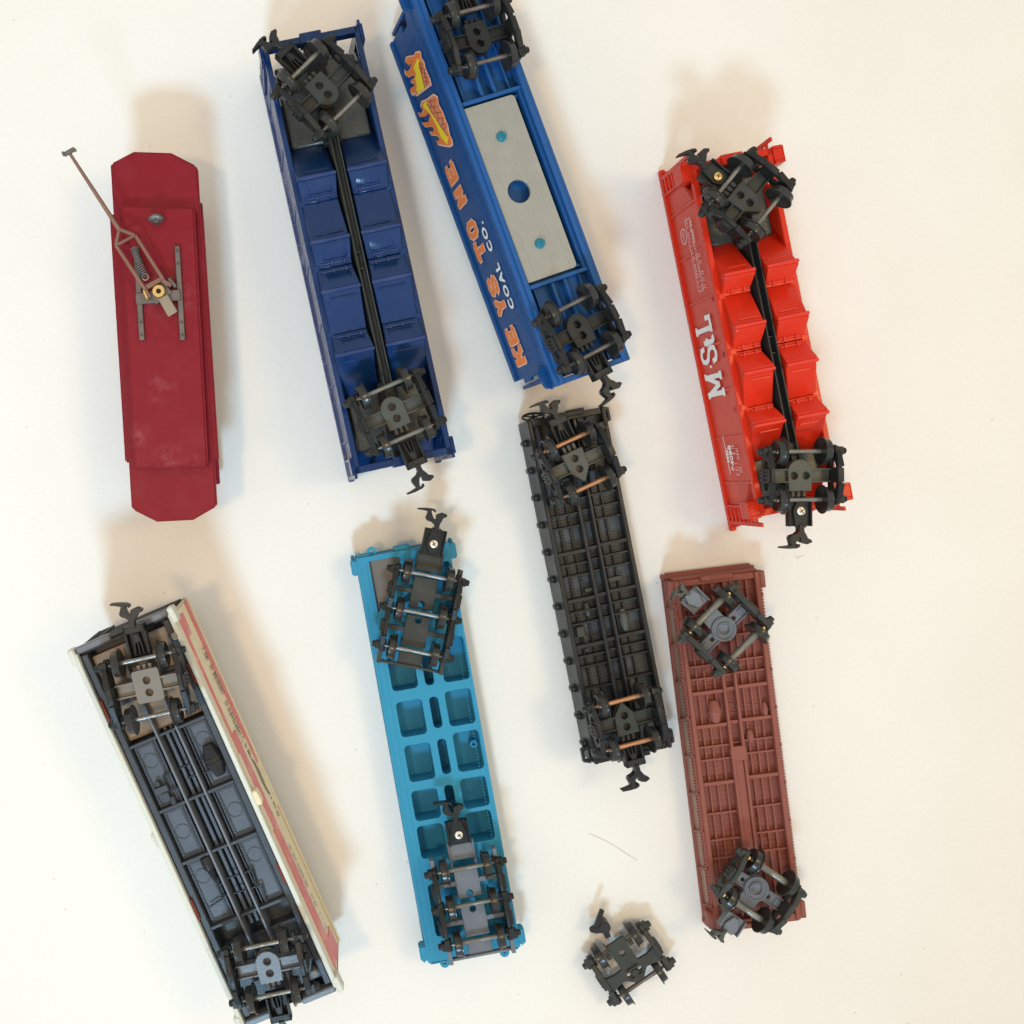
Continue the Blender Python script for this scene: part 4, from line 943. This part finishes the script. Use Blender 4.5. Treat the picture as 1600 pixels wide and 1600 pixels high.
# ================================================================= MAROON TROLLEY
tr = Thing('trolley_car', 'maroon trolley car standing upright with a bronze trolley pole on its roof, upper left', 'model trolley', 257, 527, 3.6, 1.25, wid=1.2)
def trolley():
    c = tr; P = c.part; h = c.h
    z1 = lambda X, Y: (80+X/3.81, 100+Y/3.81)
    z2 = lambda X, Y: (80+X/3.635, 420+Y/3.635)
    def tp(pts, z): return [(v.x, v.y) for v in (c.L(*p, z) for p in pts)]
    up = [z1(352,605),z1(360,588),z1(490,520),z1(712,527),z1(860,602),z1(874,630)]
    dn = [z2(942,1335),z2(938,1350),z2(805,1427),z2(600,1437),z2(465,1370),z2(455,1350)]
    roof = tp(up+dn, h)
    m = MB(); m.prism(roof, h-.07, h); P(m, 'roof', 'maroon', bev=.025, seg=2)
    # wider eaves of the long middle part
    e = tp([z1(345,892),z1(905,905)], h-.02)+tp([z2(952,1082),z2(418,1100)], h-.02)
    m = MB(); m.prism(e, h-.1, h-.035); P(m, 'eave', 'maroon', bev=.02, seg=2)
    inset = [(x*.88, y*.97) for x, y in e]
    q = tp([z1(400,835),z1(850,850)], h+.2)+tp([z2(890,1120),z2(470,1137)], h+.2)
    # rounded monitor roof
    bm = MB()
    lo = [(x, y) for x, y in q]
    cx = sum(p[0] for p in lo)/4; cy = sum(p[1] for p in lo)/4
    bm.prism(lo, h-.02, h+.17); P(bm, 'monitor_roof', 'maroon', bev=.03, seg=3)
    # body below
    xs = [p[0] for p in e]; ys = [p[1] for p in e]
    x0, x1, y0, y1 = min(xs)+.1, max(xs)-.13, min(ys)+.05, max(ys)-.05
    m = MB(); m.bb(x0, x1, y0, y1, .25, h-.08); P(m, 'body', 'maroon', bev=.01)
    m = MB(); m.bb(x0-.03, x1+.03, y0-.4, y1+.4, .2, .3); P(m, 'floor', 'maroon', bev=.02)
    for s, y in ((1,y1),(-1,y0)):
        m = MB(); m.bb(x0+.1, x1-.1, y+s*.35, y+s*.4, .3, .6); P(m, 'platform_dash', 'maroon', bev=.01)
        for x in (x0+.1, x1-.1):
            m = MB(); m.cyl((x,y+s*.37,.3),(x,y+s*.37,h-.07),.02,.02,8); P(m, 'platform_post', 'maroon')
    for s, x in ((-1,x0),(1,x1)):
        for i in range(9):
            y = y0+.3+i*(y1-y0-.6)/8
            m = MB(); m.bb(x-.005*s, x+.004*s, y-.12, y+.12, .65, 1.0); P(m, 'window', 'glass')
    for y in (y0+.8, y1-.8):
        for s in (-1,1):
            for dy in (-.3,.3):
                place(wheel_mesh(s, 'wheel'), 'wheel', c.root, ((x0+x1)/2+s*.315, y+dy, .208))
        for dy in (-.3,.3): place(axle_mesh('oldsteel'), 'axle', c.root, ((x0+x1)/2, y+dy, .208))
    # roof gear
    zr = h+.17
    b = c.L(*z1(625,905), zr+.1); m = MB()
    m.lathe([(0,.02),(.02,.085),(.05,.1),(.08,.1),(.1,.08),(.11,.02)], Matrix.Translation((b.x,b.y,zr+.1)) @ Matrix.Rotation(R(62),4,'X') @ Matrix.Scale(.8,4) @ Matrix.Scale(1.4,4,(1,0,0)), 20)
    m.cyl((b.x,b.y-.07,zr-.02),(b.x,b.y-.05,zr+.13),.045,.05,12); P(m, 'bell', 'gunmetal')
    def pt(X,Y,z): v = c.L(*z1(X,Y), z); return Vector((v.x,v.y,z))
    def pt2(X,Y,z): v = c.L(*z2(X,Y), z); return Vector((v.x,v.y,z))
    zz = zr+.035
    for a_, b_ in ((pt(750,1085,zz),pt2(747,405,zz)),(pt(505,1085,zz),pt2(517,405,zz))):
        m = MB(); m.bar(a_, b_, .075, .05); P(m, 'base_rail', 'gunmetal', bev=.008)
        for t_ in (.12,.88):
            v = a_.lerp(b_, t_)
            for d in (-.09,.09): m2 = MB(); w_ = v+(b_-a_).normalized()*d; m2.lathe([(zz+.02,.005),(zz+.02,.022),(zz+.04,.02),(zz+.045,.006)], Matrix.Translation((w_.x,w_.y,0)), 10); P(m2, 'bolt', 'greyplastic')
    m = MB(); m.bar(pt(505,1400,zz+.03), pt(770,1375,zz+.03), .16, .05); m.bar(pt(700,1280,zz+.05), pt(745,1330,zz+.05), .05,.12); P(m, 'cross_plate', 'gunmetal', bev=.01)
    zf = zr+.18
    m = MB(); pl = [pt(405,985,zf+.06), pt(385,1080,zf+.05), pt(590,1390,zf), pt(690,1320,zf), pt(500,1020,zf+.05)]
    m.bar(pl[0],pl[1],.045,.04); m.bar(pl[1],pl[2],.05,.045); m.bar(pl[3],pl[4],.05,.045); m.bar(pl[4],pl[0],.045,.04); m.bar(pl[1],pl[4],.04,.035)
    m.bar(pt(565,1330,zf),pt(665,1275,zf),.07,.03); m.bar(pt(660,1290,zf),pt(715,1320,zf-.03),.06,.08)
    P(m, 'pole_frame', 'pole', bev=.008)
    m = MB(); m.cyl(pl[0], pt(112,535,zf+.42), .033, .022, 12); P(m, 'pole', 'pole')
    m = MB(); m.bar(pt(75,542,zf+.42), pt(140,505,zf+.46), .05,.06); m.bar(pt(75,542,zf+.42), pt(68,525,zf+.46),.03,.05); m.bar(pt(140,505,zf+.46), pt(146,520,zf+.46),.03,.05); P(m, 'contact_shoe', 'gunmetal', bev=.006)
    # spring
    a_, b_ = pt(490,1095,zf-.02), pt(560,1265,zf-.02); m = MB(); N = 150; d = (b_-a_); q_ = d.to_track_quat('Z','Y').to_matrix()
    pr = None
    for i in range(N+1):
        t_ = i/N; an = t_*2*PI*13
        v = a_+d*t_+q_@Vector((.042*math.cos(an), .042*math.sin(an), 0))
        if pr: m.cyl(pr, v, .009,.009,5)
        pr = v
    v = pt(560,1268,zf); 
    for i in range(10): an = i*PI/5; m.cyl(v+Vector((.045*math.cos(an),.045*math.sin(an),0)), v+Vector((.045*math.cos(an+PI/5),.045*math.sin(an+PI/5),0)),.01,.01,5)
    P(m, 'spring', 'steel')
    v = pt(642,1355,zf); m = MB(); m.prism(ring(v.x,v.y,.085,24), zr, zf+.05, (ring(v.x,v.y,.036,16),)); P(m, 'pivot_bush', 'brass', bev=.012)
    m = MB(); m.cyl((v.x,v.y,zr),(v.x,v.y,zf+.01),.039,.039,16); P(m, 'pivot_hole', 'black')
    m = MB(); m.bar(pt(665,1385,zf-.02), pt(725,1490,zf-.02), .15,.035); P(m, 'lever', 'lever', bev=.01)
    m = MB(); m.bar(pt(552,1350,zf), pt(575,1400,zf), .03,.09); P(m, 'brass_clip', 'brass', bev=.006)
    m = MB(); m.bar(pt(600,1400,zz+.05), pt(700,1330,zz+.05), .2,.06); P(m, 'swivel_plate', 'gunmetal', bev=.01)
trolley()

# ================================================================= LOOSE TRUCK
lt = Thing('loose_truck', 'loose black wheel truck lying on the card below the black flat car', 'train truck', 984, 1507, 34, .25, wid=.8)
truck(lt.root, None, 0, style='loose', sp=.68, frame='darkgrey', plate='darkgrey', axle='gunmetal', thing=True, zc=.209)
def loose():
    c = lt; m = MB()
    q = lambda x, y, z=.24: c.L(x, y, z)
    m.bar(q(950,1464), q(946,1455), .09,.08); c.part(m, 'coupler_link', 'black', bev=.01)
    m = MB(); v = q(943,1447); m.cyl((v.x,v.y,.1),(v.x,v.y,.32),.1,.09,12); m.bar(q(943,1450), q(927,1452), .09,.14)
    m.bar(q(931,1448,.3), q(941,1421,.3), .065,.07); m.cyl(q(926,1452,.16), q(926,1452,.3), .055,.05,8); c.part(m, 'coupler', 'black2', bev=.01)
loose()

# ================================================================= small marks on the card: a couple of stray hairs
def hair(px, py, pts, lab):
    m = MB(); P0 = Vector(((px-800)/100,(800-py)/100,0))
    m.tube([(x/100, y/100, .004) for x, y in pts], .0028, 5)
    o = m.out('stray_fibre', 'lint'); o.location = P0; o['label'] = lab; o['category'] = 'fibre'
hair(965, 1322, [(-45,20),(-20,9),(5,-6),(30,-22)], 'faint long scratch mark on the card above the loose truck')
hair(1248, 870, [(-6,2),(-2,-2),(3,1),(8,2)], 'tiny curled fibre on the card just below the red hopper car')

# ---------------------------------------------------------------- to real size
for o in list(bpy.data.objects):
    if o.parent is None and o.type in ('MESH','EMPTY'):
        o.matrix_world = Matrix.Scale(S, 4) @ (Matrix.LocRotScale(o.location, o.rotation_euler, o.scale))
